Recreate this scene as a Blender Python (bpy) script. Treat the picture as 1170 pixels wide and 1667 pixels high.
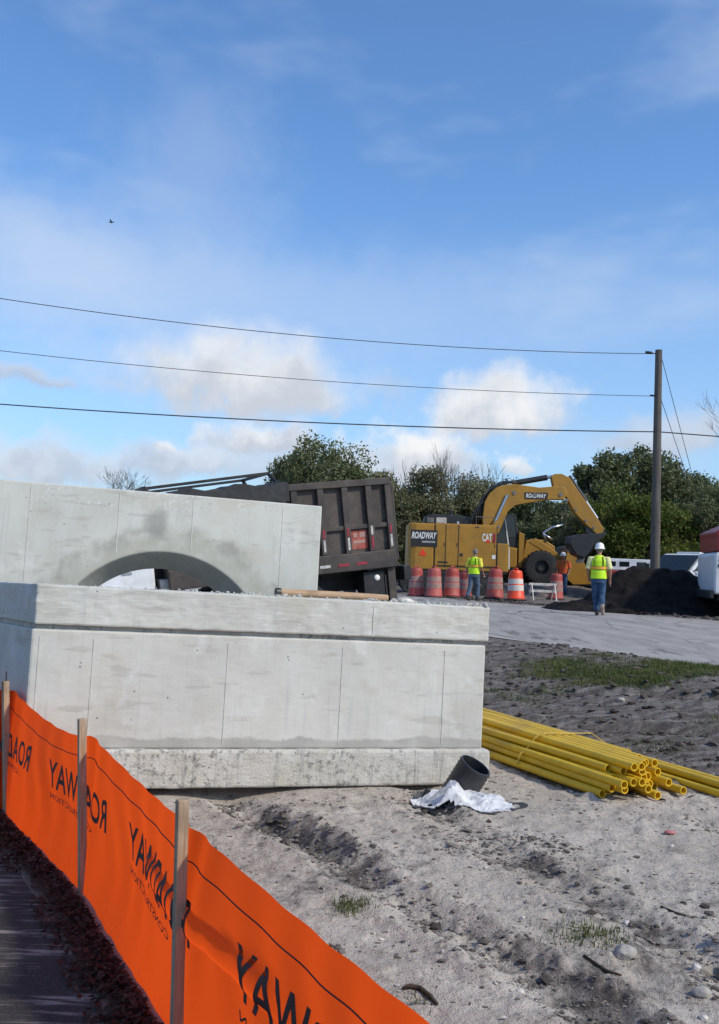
import bpy, bmesh, math, random
import numpy as np
from mathutils import Vector, Matrix, Euler
random.seed(7)
RNG = np.random.default_rng(11)
PI = math.pi
R = math.radians
for o in list(bpy.data.objects): bpy.data.objects.remove(o)
scene = bpy.context.scene
C = scene.collection

# ------------------------------------------------------------------ camera
F = 1600.0                       # focal length in photograph pixels (1170 wide)
CAMZ = 1.55
PITCH = math.atan((922.5 - 833.5) / F)
ROLL = 0.036
fwd = Vector((0, math.cos(PITCH), math.sin(PITCH)))
r0 = Vector((1, 0, 0)); u0 = Vector((0, -math.sin(PITCH), math.cos(PITCH)))
right = math.cos(ROLL) * r0 + math.sin(ROLL) * u0
upv = -math.sin(ROLL) * r0 + math.cos(ROLL) * u0
CAM = Vector((0, 0, CAMZ))
cd = bpy.data.cameras.new('camera'); cam = bpy.data.objects.new('camera', cd); C.objects.link(cam)
cd.sensor_fit = 'HORIZONTAL'; cd.sensor_width = 36; cd.lens = 36 * F / 1170
cd.clip_start = 0.05; cd.clip_end = 8000
mw = Matrix((( right.x, upv.x, -fwd.x, CAM.x), (right.y, upv.y, -fwd.y, CAM.y), (right.z, upv.z, -fwd.z, CAM.z), (0, 0, 0, 1)))
cam.matrix_world = mw
scene.camera = cam
scene.render.resolution_x = 719; scene.render.resolution_y = 1024

def ray(x, y):
    return (fwd * F + right * (x - 585) - upv * (y - 833.5)).normalized()
def at(x, y, Y):                 # point on the pixel's ray at world distance Y
    d = ray(x, y); return CAM + d * (Y / d.y)

# ------------------------------------------------------------------ light
SUN_AZ = R(121); SUN_EL = R(40)
w = bpy.data.worlds.new('World'); scene.world = w; w.use_nodes = True
def world():
    nt = w.node_tree; N = nt.nodes; L = nt.links
    for n in list(N): N.remove(n)
    def new(t, **k):
        n = N.new(t)
        for a, b in k.items(): setattr(n, a, b)
        return n
    def setin(n, i, v):
        if hasattr(v, 'is_output'): L.new(v, n.inputs[i])
        elif v is not None: n.inputs[i].default_value = v
    def m(op, a, b=None, c=None, clamp=False):
        n = new('ShaderNodeMath', operation=op, use_clamp=clamp)
        setin(n, 0, a); setin(n, 1, b)
        if c is not None: setin(n, 2, c)
        return n.outputs[0]
    def sstep(v, lo, hi):
        n = new('ShaderNodeMapRange', interpolation_type='SMOOTHSTEP')
        setin(n, 0, v); n.inputs[1].default_value = lo; n.inputs[2].default_value = hi
        return n.outputs[0]
    tc = new('ShaderNodeTexCoord')
    sep = new('ShaderNodeSeparateXYZ'); L.new(tc.outputs['Generated'], sep.inputs[0])
    az0 = m('ARCTAN2', sep.outputs[0], sep.outputs[1]); el0 = m('ARCSINE', sep.outputs[2])
    def noise(vec, scale, detail=6, rough=.55, dist=0, out=0):
        n = new('ShaderNodeTexNoise', noise_dimensions='2D'); L.new(vec, n.inputs['Vector'])
        n.inputs['Scale'].default_value = scale; n.inputs['Detail'].default_value = detail
        n.inputs['Roughness'].default_value = rough; n.inputs['Distortion'].default_value = dist
        return n.outputs[out]
    comb = new('ShaderNodeCombineXYZ'); L.new(az0, comb.inputs[0]); L.new(el0, comb.inputs[1])
    wc = noise(comb.outputs[0], 13, 4, .62, 0, 1)
    sw = new('ShaderNodeSeparateColor'); L.new(wc, sw.inputs[0])
    az = m('ADD', az0, m('MULTIPLY', m('SUBTRACT', sw.outputs[0], .5), .15))
    el = m('ADD', el0, m('MULTIPLY', m('SUBTRACT', sw.outputs[1], .5), .075))
    sky = new('ShaderNodeTexSky', sky_type='NISHITA')
    sky.sun_disc = False; sky.sun_elevation = SUN_EL; sky.sun_rotation = SUN_AZ
    sky.altitude = 0; sky.air_density = 1.0; sky.dust_density = 1.0; sky.ozone_density = 3.0
    tint = new('ShaderNodeMix', data_type='RGBA', blend_type='MULTIPLY'); tint.inputs[0].default_value = 1; L.new(sky.outputs[0], tint.inputs[6]); tint.inputs[7].default_value = (1.25, 1.66, 2.03, 1)
    cur = tint.outputs[2]
    def mix(fac, col):
        nonlocal cur
        n = new('ShaderNodeMix', data_type='RGBA'); setin(n, 0, fac); L.new(cur, n.inputs[6])
        if hasattr(col, 'is_output'): L.new(col, n.inputs[7])
        else: n.inputs[7].default_value = (*col, 1)
        cur = n.outputs[2]
    # thin high veils
    mp = new('ShaderNodeMapping'); L.new(comb.outputs[0], mp.inputs[0])
    mp.inputs['Scale'].default_value = (1.6, 4.2, 1); mp.inputs['Rotation'].default_value = (0, 0, R(-18))
    ci = noise(mp.outputs[0], 1.9, 4, .58)
    ci2 = sstep(ci, .44, .78)
    mix(m('MULTIPLY', ci2, .34), (6.2, 7.4, 9.0))
    lowv = m('MULTIPLY', sstep(el0, .42, .0), .42)
    mix(lowv, (5.2, 6.8, 8.9))
    # loose cumulus all round, low in the sky
    mp2 = new('ShaderNodeMapping'); L.new(comb.outputs[0], mp2.inputs[0]); mp2.inputs['Scale'].default_value = (3.2, 8.5, 1); mp2.inputs['Location'].default_value = (3.7, .4, 0)
    cu = noise(mp2.outputs[0], 1.5, 3, .58)
    band = m('MULTIPLY', sstep(el0, .01, .05), sstep(el0, .19, .12))
    side = m('SUBTRACT', 1, m('MULTIPLY', sstep(az0, -.38, -.34), sstep(az0, .44, .40)))
    dens = m('MULTIPLY', m('MULTIPLY', sstep(cu, .52, .62), band), side)
    mix(m('MULTIPLY', dens, .85), (7.6, 7.8, 8.2))
    # the clouds one can make out in the photograph, by direction
    def cloud(x, y, rx, ry, op, top=(9.0, 9.15, 9.4), base=(5.1, 5.5, 6.3), soft=.75, flat=.55):
        nonlocal cur
        d = ray(x, y); a = math.atan2(d.x, d.y); e = math.asin(d.z)
        ax = rx / F; ey = ry / F
        def vm(op, p, q, r=None):
            n = new('ShaderNodeVectorMath', operation=op); setin(n, 0, p); setin(n, 1, q)
            if r is not None: setin(n, 2, r)
            return n
        q = vm('MULTIPLY_ADD', warped, (1 / ax, 1 / ey, 0), (-a / ax, -e / ey, 0)).outputs[0]
        q2 = vm('MAXIMUM', q, vm('MULTIPLY', q, (-1, -1 / flat, 0)).outputs[0]).outputs[0]
        ln = new('ShaderNodeVectorMath', operation='LENGTH'); L.new(q2, ln.inputs[0])
        f = new('ShaderNodeMapRange', interpolation_type='SMOOTHSTEP'); L.new(ln.outputs['Value'], f.inputs[0])
        for i, k in ((1, 1.12), (2, 1.12 - soft), (3, 0.0), (4, op)): f.inputs[i].default_value = k
        sq = new('ShaderNodeSeparateXYZ'); L.new(q, sq.inputs[0])
        sh = sstep(m('ADD', sq.outputs[1], shade_noise), -.35, .75)
        cn = new('ShaderNodeMix', data_type='RGBA'); L.new(sh, cn.inputs[0]); cn.inputs[6].default_value = (*base, 1); cn.inputs[7].default_value = (*top, 1)
        mix(f.outputs[0], cn.outputs[2])
    wcb = new('ShaderNodeCombineXYZ'); L.new(az, wcb.inputs[0]); L.new(el, wcb.inputs[1]); warped = wcb.outputs[0]
    shade_noise = m('MULTIPLY', m('SUBTRACT', sw.outputs[2], .5), 1.9)
    grey = (5.6, 6.0, 6.9)
    cloud(110, 440, 460, 150, .40, (6.6, 7.5, 8.9), (6.2, 7.2, 8.8), 1.1, 1)
    cloud(320, 270, 190, 170, .22, (6.6, 7.5, 8.9), (6.2, 7.2, 8.8), 1.1, 1)
    cloud(520, 500, 700, 130, .30, (6.6, 7.5, 8.9), (6.2, 7.2, 8.8), 1.1, 1)
    cloud(60, 765, 210, 60, .9, (7.2, 7.7, 8.6), (5.3, 5.9, 7.0), .9)
    cloud(300, 760, 190, 50, .85, (7.4, 7.9, 8.8), (5.2, 5.8, 6.9), .9)
    cloud(560, 780, 260, 60, .8, (7.2, 7.8, 8.7), (5.6, 6.2, 7.2), 1.0)
    cloud(1110, 712, 150, 58, .8, (6.6, 7.1, 8.0), (5.2, 5.7, 6.7), .95)
    cloud(68, 622, 90, 34, .75, (6.3, 6.7, 7.6), (5.0, 5.5, 6.5), .95)
    cloud(250, 735, 45, 16, .8, (9.2, 9.3, 9.5), (7, 7.3, 7.9), .9)
    cloud(430, 724, 120, 60, .92, (8.9, 9.05, 9.3), (5.6, 6.0, 6.9), .8)
    cloud(400, 634, 250, 104, .92, (8.9, 8.95, 9.1), (6.2, 6.5, 7.1), .80, .45)
    cloud(805, 676, 148, 86, .95, (9.3, 9.3, 9.4), (6.1, 6.5, 7.2), .75, .5)
    cloud(680, 745, 130, 72, .96, (9.6, 9.6, 9.6), (6.3, 6.7, 7.5), .6, .7)
    cloud(875, 772, 48, 36, .85, (9.2, 9.3, 9.5), (6.5, 7, 7.8), .85)
    bg = new('ShaderNodeBackground'); L.new(cur, bg.inputs[0]); bg.inputs[1].default_value = 0.094
    out = new('ShaderNodeOutputWorld'); L.new(bg.outputs[0], out.inputs[0])
world()
w.cycles.sampling_method = 'MANUAL'; w.cycles.sample_map_resolution = 512
sd = bpy.data.lights.new('sun', 'SUN'); sun = bpy.data.objects.new('sun', sd); C.objects.link(sun)
sd.energy = 3.2; sd.angle = R(4.0); sd.color = (1.0, .90, .73)
sv = Vector((math.sin(SUN_AZ) * math.cos(SUN_EL), math.cos(SUN_AZ) * math.cos(SUN_EL), math.sin(SUN_EL)))
sun.rotation_euler = sv.to_track_quat('Z', 'Y').to_euler(); sun.location = sv * 60
vs = scene.view_settings
vs.view_transform = 'Standard'; vs.look = 'None'; vs.exposure = 0.07; vs.gamma = 1.0; vs.use_curve_mapping = False
scene.render.engine = 'CYCLES'
scene.cycles.max_bounces = 6; scene.cycles.diffuse_bounces = 4; scene.cycles.glossy_bounces = 2; scene.cycles.transmission_bounces = 3

# ------------------------------------------------------------------ materials
MATS = {}
def srgb(r, g, b):
    f = lambda c: (c / 255 / 12.92) if c / 255 <= .04045 else ((c / 255 + .055) / 1.055) ** 2.4
    return (f(r), f(g), f(b))
class NT:
    def __init__(s, name):
        s.m = bpy.data.materials.new(name); s.m.use_nodes = True; s.t = s.m.node_tree
        s.b = s.t.nodes['Principled BSDF']; s.o = s.t.nodes['Material Output']
        s.tc = s.t.nodes.new('ShaderNodeTexCoord')
        MATS[name] = s.m
    def n(s, t, **k):
        x = s.t.nodes.new(t)
        for a, b in k.items(): setattr(x, a, b)
        return x
    def put(s, n, i, v):
        if hasattr(v, 'is_output'): s.t.links.new(v, n.inputs[i])
        elif v is not None:
            if isinstance(v, tuple) and len(v) == 3 and n.inputs[i].type == 'RGBA': v = (*v, 1)
            n.inputs[i].default_value = v
    def vec(s, scale=(1, 1, 1), rot=(0, 0, 0), src='Object', loc=(0, 0, 0)):
        mp = s.n('ShaderNodeMapping'); s.t.links.new(s.tc.outputs[src], mp.inputs[0])
        mp.inputs['Scale'].default_value = scale; mp.inputs['Rotation'].default_value = rot; mp.inputs['Location'].default_value = loc
        return mp.outputs[0]
    def noise(s, vec, scale, detail=5, rough=.55, dist=0, out=0):
        x = s.n('ShaderNodeTexNoise'); s.put(x, 'Vector', vec); s.put(x, 'Scale', float(scale)); s.put(x, 'Detail', float(detail)); s.put(x, 'Roughness', rough); s.put(x, 'Distortion', float(dist))
        return x.outputs[out]
    def voro(s, vec, scale, feature='F1', out=0, rnd=1.0):
        x = s.n('ShaderNodeTexVoronoi', feature=feature); s.put(x, 'Vector', vec); s.put(x, 'Scale', float(scale)); s.put(x, 'Randomness', rnd)
        return x.outputs[out]
    def math(s, op, a, b=None, c=None, clamp=False):
        x = s.n('ShaderNodeMath', operation=op, use_clamp=clamp); s.put(x, 0, a); s.put(x, 1, b); s.put(x, 2, c)
        return x.outputs[0]
    def step(s, v, lo, hi, a=0.0, b=1.0):
        x = s.n('ShaderNodeMapRange', interpolation_type='SMOOTHSTEP'); s.put(x, 0, v)
        for i, q in ((1, lo), (2, hi), (3, a), (4, b)): x.inputs[i].default_value = q
        return x.outputs[0]
    def mix(s, f, a, b, mode='MIX'):
        x = s.n('ShaderNodeMix', data_type='RGBA', blend_type=mode); s.put(x, 0, f); s.put(x, 6, a); s.put(x, 7, b)
        return x.outputs[2]
    def attr(s, name):
        x = s.n('ShaderNodeAttribute', attribute_name=name); return x.outputs['Fac']
    def bump(s, h, strength=.3, dist=.01):
        x = s.n('ShaderNodeBump'); s.put(x, 'Height', h); s.put(x, 'Strength', strength); s.put(x, 'Distance', dist)
        s.t.links.new(x.outputs[0], s.b.inputs['Normal'])
    def end(s, col=None, rough=None, metal=None, spec=None):
        if col is not None: s.put(s.b, 'Base Color', col)
        if rough is not None: s.put(s.b, 'Roughness', rough)
        if metal is not None: s.put(s.b, 'Metallic', metal)
        if spec is not None: s.put(s.b, 'Specular IOR Level', spec)
        return s.m
def simple(name, col, rough=.6, metal=0.0, var=.25, scale=6, bump=.1, bscale=90, dirt=None, dirt_amt=.4, dscale=2.5, rnd=0.0):
    q = NT(name); v = q.vec()
    nz = q.noise(v, scale, 6, .6)
    dark = tuple(c * (1 - var) for c in col); lite = tuple(min(1, c * (1 + var)) for c in col)
    c = q.mix(q.step(nz, .3, .7), dark, lite)
    if rnd:
        oi = q.n('ShaderNodeObjectInfo'); c = q.mix(q.math('MULTIPLY', oi.outputs['Random'], rnd), c, tuple(x * .45 for x in col))
    if dirt is not None:
        d = q.step(q.noise(v, dscale, 8, .65), .48, .68, 0, dirt_amt); c = q.mix(d, c, dirt)
    if bump: q.bump(q.noise(v, bscale, 4), bump, .006)
    return q.end(c, rough, metal, .12 if rough > .8 else None)

def make_materials():
    # precast concrete
    for nm, base, ring in (('concrete', (.50, .485, .435), None), ('concrete_wall', (.50, .485, .435), None), ('concrete_ring', (.475, .468, .42), True), ('concrete_rough', (.46, .435, .38), None)):
        q = NT(nm); v = q.vec()
        big = q.step(q.noise(v, 1.3, 5, .55), .3, .7); mid = q.step(q.noise(q.vec((1, 1, .45)), 5, 4, .65), .3, .72)
        c = q.mix(big, tuple(x * .88 for x in base), tuple(x * 1.09 for x in base))
        c = q.mix(q.math('MULTIPLY', mid, .4), c, (.60, .60, .57))
        stain = q.step(q.noise(q.vec((.9, .9, 1.3), loc=(4, 2, 1)), 2.1, 4, .6), .52, .66, 0, .40)
        c = q.mix(stain, c, (.43, .40, .32))
        # long wet smear lines, runs
        runs = q.step(q.noise(q.vec((14, 14, .7)), 2.0, 5, .6), .54, .70, 0, .45 if nm != 'concrete_rough' else .85)
        c = q.mix(runs, c, (.27, .265, .25) if nm == 'concrete_rough' else (.40, .40, .385))
        sm = q.noise(q.vec((1.2, 1.2, 7), (0, .12, 0), loc=(1, 5, 2)), 1.6, 4, .6); c = q.mix(q.step(sm, .57, .64, 0, .45), c, (.34, .325, .285))
        lt = q.noise(q.vec((1.5, 1.5, 1.1), loc=(9, 5, 2)), 2.4, 4, .66); c = q.mix(q.step(lt, .55, .68, 0, .5), c, (.62, .61, .58))
        pv = q.voro(v, 11); pn = q.noise(v, 7, 2)
        pore = q.math('MULTIPLY', q.step(pv, .085, .05), q.step(pn, .40, .52))
        pv2 = q.step(q.voro(q.vec(loc=(3, 1, 7)), 30), .09, .04)
        pore = q.math('MAXIMUM', pore, q.math('MULTIPLY', pv2, q.step(q.noise(v, 3.3, 3), .5, .66)))
        c = q.mix(q.math('MULTIPLY', pore, .8), c, (.13, .13, .125))
        if nm == 'concrete_rough':
            sp = q.step(q.noise(v, 24, 6, .78), .50, .62, 0, .8); msk = q.step(q.noise(v, 1.7, 4), .40, .58)
            c = q.mix(q.math('MULTIPLY', sp, msk), c, (.13, .125, .115))
        if nm == 'concrete_wall':      # band of smeared mortar along the foot of the wall
            sx = q.n('ShaderNodeSeparateXYZ'); q.t.links.new(q.tc.outputs['Object'], sx.inputs[0])
            hb = q.math('SUBTRACT', sx.outputs[2], q.math('MULTIPLY', q.noise(q.vec((2.2, 2.2, .2)), 1.5, 4), .14))
            c = q.mix(q.math('MULTIPLY', q.step(hb, .245, .225), q.step(q.noise(v, 5, 5), .3, .6, .5, .9)), c, (.335, .325, .295))
        if ring:
            # mortar smeared round the opening
            sx = q.n('ShaderNodeSeparateXYZ'); q.t.links.new(q.tc.outputs['Object'], sx.inputs[0])
            wob = q.math('MULTIPLY', q.math('SUBTRACT', q.noise(v, 2.6, 5), .5), .34)
            dx = q.math('SUBTRACT', sx.outputs[0], 0.03); dz = q.math('SUBTRACT', sx.outputs[2], .62)
            rr = q.math('ADD', q.math('SQRT', q.math('ADD', q.math('MULTIPLY', dx, dx), q.math('MULTIPLY', dz, dz))), wob)
            rim = q.math('MULTIPLY', q.step(rr, 1.27, 1.05), q.step(q.noise(v, 6, 6, .7), .25, .6, .3, 1))
            c = q.mix(q.math('MULTIPLY', rim, .75), c, (.345, .335, .275))
            edge = q.math('MULTIPLY', q.step(rr, 1.28, 1.20), q.step(rr, 1.06, 1.17))
            c = q.mix(q.math('MULTIPLY', edge, q.step(q.noise(v, 4, 6), .40, .62, 0, .75)), c, (.27, .265, .23))
            bx = q.math('SUBTRACT', sx.outputs[0], -.10); bz = q.math('SUBTRACT', sx.outputs[2], 1.86)
            bl = q.math('ADD', q.math('SQRT', q.math('ADD', q.math('MULTIPLY', bx, bx), q.math('MULTIPLY', bz, bz))), q.math('MULTIPLY', wob, .8))
            c = q.mix(q.step(bl, .17, .06, 0, .75), c, (.27, .265, .24))
            eff = q.math('MULTIPLY', q.step(q.noise(q.vec((1, 1, 1.2), loc=(2, 0, 0)), 26, 6, .7), .52, .66), q.step(sx.outputs[2], 1.90, 2.02))
            c = q.mix(q.math('MULTIPLY', eff, q.step(q.noise(v, 1.7, 2), .48, .6, 0, .8)), c, (.66, .67, .66))
        h = q.math('SUBTRACT', q.math('MULTIPLY', q.noise(v, 60, 6, .6), .5 if nm != 'concrete_rough' else 2.0), pore)
        q.bump(h, .35, .006 if nm != 'concrete_rough' else .012)
        q.end(c, .82, spec=.3)
    # sand and soil
    q = NT('ground'); v = q.vec()
    soil = q.attr('soil'); grass = q.attr('grassy'); path = q.attr('litter')
    n1 = q.step(q.noise(v, 1.6, 5, .62), .32, .68); n2 = q.noise(v, 9, 6, .68); n3 = q.noise(v, 50, 5, .75)
    sand = q.mix(n1, (.50, .435, .365), (.60, .53, .455)); sand = q.mix(q.step(n2, .46, .7, 0, .55), sand, (.29, .25, .215))
    sand = q.mix(q.step(n3, .54, .68, 0, .62), sand, (.14, .122, .11))
    fl = q.math('MULTIPLY', q.step(q.noise(q.vec((1, 2.2, 1), (0, 0, .4)), 24, 4, .7), .58, .66), q.step(n2, .44, .6)); sand = q.mix(q.math('MULTIPLY', fl, .75), sand, (.10, .086, .076))
    sv_ = q.vec((1.0, 3.2, 1), (0, 0, R(28))); s1 = q.noise(sv_, 3.2, 8, .66)
    dark = q.mix(q.step(s1, .35, .66), (.105, .088, .077), (.275, .245, .22)); dark = q.mix(q.step(n2, .45, .68, 0, .6), dark, (.062, .052, .046)); dark = q.mix(q.step(n3, .52, .7, 0, .5), dark, (.28, .255, .235))
    f = q.math('ADD', soil, q.math('MULTIPLY', q.math('SUBTRACT', n2, .5), 1.1)); f = q.step(f, .32, .72)
    c = q.mix(f, sand, dark)
    lit = q.mix(q.step(n3, .4, .6), (.028, .02, .015), (.075, .052, .04)); c = q.mix(path, c, lit)
    gr = q.mix(n3, (.03, .042, .012), (.075, .092, .03)); c = q.mix(q.math('MULTIPLY', grass, q.step(n2, .38, .56)), c, gr)
    peb = q.math('MULTIPLY', q.step(q.voro(v, 38), .13, .07), q.step(q.noise(v, 5, 2), .5, .62)); c = q.mix(q.math('MULTIPLY', peb, .7), c, (.6, .58, .55))
    q.bump(q.math('ADD', q.math('MULTIPLY', n2, 1.2), q.math('ADD', q.math('MULTIPLY', n3, .6), q.math('MULTIPLY', q.noise(v, 140, 3), .3))), .95, .03)
    q.end(c, .95, spec=.15)
    # worn road
    q = NT('road'); v = q.vec(); vr = q.vec((3.6, .55, 1), (0, 0, R(-27)))
    a = q.noise(vr, .8, 8, .62); b = q.noise(v, 14, 6, .65); d = q.noise(q.vec((2.2, .5, 1), (0, 0, R(-27))), .9, 7, .68)
    c = q.mix(q.step(a, .35, .65), (.27, .25, .232), (.36, .335, .31)); c = q.mix(q.step(b, .45, .75, 0, .4), c, (.22, .21, .205))
    c = q.mix(q.step(d, .56, .64, 0, .8), c, (.13, .122, .115))
    ck = q.n('ShaderNodeTexVoronoi', feature='DISTANCE_TO_EDGE'); q.put(ck, 'Vector', q.vec((.8, .35, 1), (0, 0, R(-20)))); q.put(ck, 'Scale', .55)
    c = q.mix(q.math('MULTIPLY', q.step(ck.outputs[0], .012, .004), q.step(a, .45, .6, 0, .8)), c, (.09, .085, .08))
    q.bump(q.math('ADD', b, d), .3, .01); q.end(c, .9, spec=.2)
    # footpath
    q = NT('footpath'); v = q.vec(); ed = q.attr('edge')
    vr = q.vec((.5, 5.2, 1), (0, 0, R(14)))
    st = q.noise(vr, 3.6, 9, .72); b = q.noise(v, 130, 5, .7); bb = q.noise(v, 2.2, 6)
    asp = q.mix(q.step(b, .35, .7), (.020, .020, .021), (.060, .060, .060)); asp = q.mix(q.step(bb, .4, .7, 0, .5), asp, (.075, .072, .07))
    k = q.math('ADD', st, q.math('MULTIPLY', ed, .17)); k = q.math('ADD', k, q.math('MULTIPLY', q.math('SUBTRACT', bb, .5), .4))
    c = q.mix(q.step(k, .66, .80, 0, .85), asp, q.mix(b, (.21, .195, .175), (.37, .35, .325)))
    q.bump(q.math('ADD', b, q.math('MULTIPLY', st, .8)), .5, .008); q.end(c, .88, spec=.25)
    # silt fence fabric
    q = NT('orange_fabric'); v = q.vec()
    wv = q.n('ShaderNodeTexWave', wave_type='BANDS', bands_direction='Z'); q.put(wv, 'Vector', v); q.put(wv, 'Scale', 90.0)
    nz = q.noise(v, 3, 6, .6); spk = q.noise(v, 40, 5, .7)
    c = q.mix(q.step(nz, .3, .7), (.92, .068, .008), (.97, .090, .012)); c = q.mix(q.step(spk, .60, .74, 0, .35), c, (.42, .09, .03))
    sx = q.n('ShaderNodeSeparateXYZ'); q.t.links.new(q.tc.outputs['Object'], sx.inputs[0])
    mud = q.math('MULTIPLY', q.step(sx.outputs[2], .16, .01), q.step(spk, .42, .62, 0, .75)); c = q.mix(mud, c, (.10, .06, .04))
    q.bump(q.math('ADD', q.math('MULTIPLY', wv.outputs[0], .15), spk), .12, .003)
    q.end(c, .55, spec=.12)
    tr = q.n('ShaderNodeBsdfTranslucent'); q.put(tr, 0, (1.0, .105, .012)); ms = q.n('ShaderNodeMixShader'); ms.inputs[0].default_value = .70
    q.t.links.new(q.b.outputs[0], ms.inputs[1]); q.t.links.new(tr.outputs[0], ms.inputs[2]); q.t.links.new(ms.outputs[0], q.o.inputs[0])
    # wood
    def wood(nm, a, b, sc=(30, 30, 1.5)):
        q = NT(nm); g = q.noise(q.vec(sc), 3, 6, .65); k = q.noise(q.vec(), 6, 4)
        c = q.mix(q.step(g, .3, .7), a, b); c = q.mix(q.step(k, .5, .75, 0, .45), c, tuple(x * .5 for x in a)); q.bump(g, .4, .004); q.end(c, .8, spec=.2)
    wood('stake_wood', (.28, .185, .115), (.44, .33, .23)); wood('pole_wood', (.075, .066, .058), (.15, .135, .12), (9, 9, .3)); wood('tan_pole', (.33, .21, .125), (.47, .33, .22), (1.5, 30, 30))
    simple('ink', (.045, .014, .010), .7, var=.4, scale=30, bump=0)
    simple('thread', (.03, .02, .015), .8, bump=0)
    simple('wire_black', (.02, .02, .022), .6, bump=0)
    simple('yellow_pipe', (.74, .47, .018), .45, var=.14, scale=4, bump=.06, dirt=(.30, .20, .06), dirt_amt=.55, rnd=.28)
    simple('yellow_inner', (.26, .14, .015), .6, bump=0)
    simple('strap_yellow', (.66, .44, .04), .5, bump=0)
    simple('black_plastic', (.020, .021, .024), .42, var=.3, bump=.08, dirt=(.13, .12, .11), dirt_amt=.35)
    # geotextile
    q = NT('white_cloth'); v = q.vec(); nz = q.noise(v, 7, 7, .65); c = q.mix(q.step(nz, .46, .72, 0, .7), (.60, .60, .615), (.27, .25, .235)); q.bump(q.noise(v, 60, 6, .6), .4, .006); q.end(c, .85, spec=.2)
    simple('rust_brown', (.050, .040, .036), .62, .15, .35, 3, .2, 70, dirt=(.115, .088, .072), dirt_amt=.6)
    simple('rust_panel', (.058, .046, .040), .66, .1, .4, 2.2, .2, 60, dirt=(.125, .098, .082), dirt_amt=.65)
    simple('dark_steel', (.018, .018, .02), .6, .2, .4, 5, .1)
    simple('tarp_black', (.022, .023, .025), .7, 0, .4, 8, .25, 30)
    simple('red_sign', (.33, .05, .03), .55, 0, .3, 8, .05, dirt=(.32, .17, .13), dirt_amt=.6, dscale=9)
    simple('reflector_white', (.42, .40, .38), .4, 0, .3, 12, 0)
    simple('reflector_red', (.25, .02, .03), .4, 0, .3, 12, 0)
    simple('lamp_white', (.75, .75, .72), .3, 0, .05, 4, 0)
    simple('white_paint', (.62, .63, .65), .35, 0, .08, 3, .02, 60, dirt=(.36, .34, .31), dirt_amt=.35)
    simple('red_paint', (.22, .010, .014), .4, 0, .15, 3, .02, 60)
    simple('chrome', (.55, .56, .58), .25, .9, .1, 6, 0)
    q = NT('glass_dark'); q.end((.012, .016, .018), .08, spec=.6)
    simple('rubber', (.014, .014, .015), .78, 0, .3, 14, .2, 50, dirt=(.075, .066, .058), dirt_amt=.5)
    simple('machine_yellow', (.335, .168, .014), .5, 0, .13, 1.5, .04, 60, dirt=(.24, .13, .035), dirt_amt=.45)
    simple('machine_black', (.016, .017, .018), .5, 0, .3, 4, .05)
    simple('sign_black', (.020, .015, .013), .45, 0, .15, 4, 0)
    simple('sign_white', (.66, .66, .64), .5, 0, .05, 4, 0)
    simple('safety_triangle', (.75, .05, .012), .4, 0, .08, 4, 0)
    simple('bare_steel', (.20, .185, .165), .5, .5, .35, 4, .2, 40, dirt=(.09, .07, .055), dirt_amt=.7)
    simple('drum_orange', (.74, .066, .016), .5, 0, .1, 5, .05)
    simple('drum_faded', (.37, .056, .042), .6, 0, .2, 5, .05, dirt=(.24, .10, .08), dirt_amt=.5)
    simple('drum_pink', (.42, .085, .072), .6, 0, .2, 5, .05, dirt=(.27, .12, .10), dirt_amt=.5)
    simple('band_white', (.62, .55, .50), .5, 0, .12, 6, 0)
    simple('band_faded', (.34, .20, .17), .55, 0, .2, 6, 0)
    simple('vest_lime', (.56, .86, .015), .55, 0, .10, 7, .15, 25)
    simple('vest_stripe', (.80, .36, .04), .5, 0, .08, 8, 0)
    simple('vest_trim', (.16, .22, .01), .7, 0, .1, 8, 0)
    simple('shirt_cream', (.66, .62, .30), .8, 0, .12, 8, .2, 25)
    simple('shirt_yellow', (.70, .62, .06), .8, 0, .12, 8, .2, 25)
    simple('vest_orange', (.62, .10, .03), .7, 0, .15, 8, .2, 25)
    simple('denim', (.045, .085, .155), .85, 0, .35, 9, .3, 30)
    simple('denim_grey', (.085, .12, .17), .85, 0, .3, 9, .3, 30)
    simple('boot', (.03, .025, .025), .7); simple('boot_tan', (.30, .24, .20), .75)
    simple('skin', (.30, .155, .10), .6, 0, .15, 12, 0)
    simple('hat_white', (.80, .80, .80), .3, 0, .03, 4, 0)
    simple('hair_grey', (.15, .135, .115), .8, 0, .3, 40, .3)
    simple('dark_earth', (.013, .011, .0105), .95, 0, .45, 3, .9, 9, dirt=(.026, .021, .019), dirt_amt=.6)
    simple('clod', (.19, .165, .145), .95, 0, .5, 5, .6, 60, dirt=(.08, .066, .056), dirt_amt=.8, dscale=3)
    simple('clod_dark', (.085, .071, .062), .95, 0, .5, 5, .6, 60)
    simple('pebble', (.52, .49, .45), .85, 0, .3, 8, .3, 60)
    simple('stone', (.36, .34, .31), .9, 0, .3, 9, .6, 40, dirt=(.17, .15, .13), dirt_amt=.6, dscale=7)
    simple('twig', (.075, .055, .042), .9, 0, .4, 20, .3)
    simple('pink_plastic', (.42, .15, .14), .5, 0, .15, 6, 0)
    simple('litter_leaf', (.050, .024, .019), .85, 0, .6, 9, 0, dirt=(.12, .075, .055), dirt_amt=.6, dscale=14)
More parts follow.
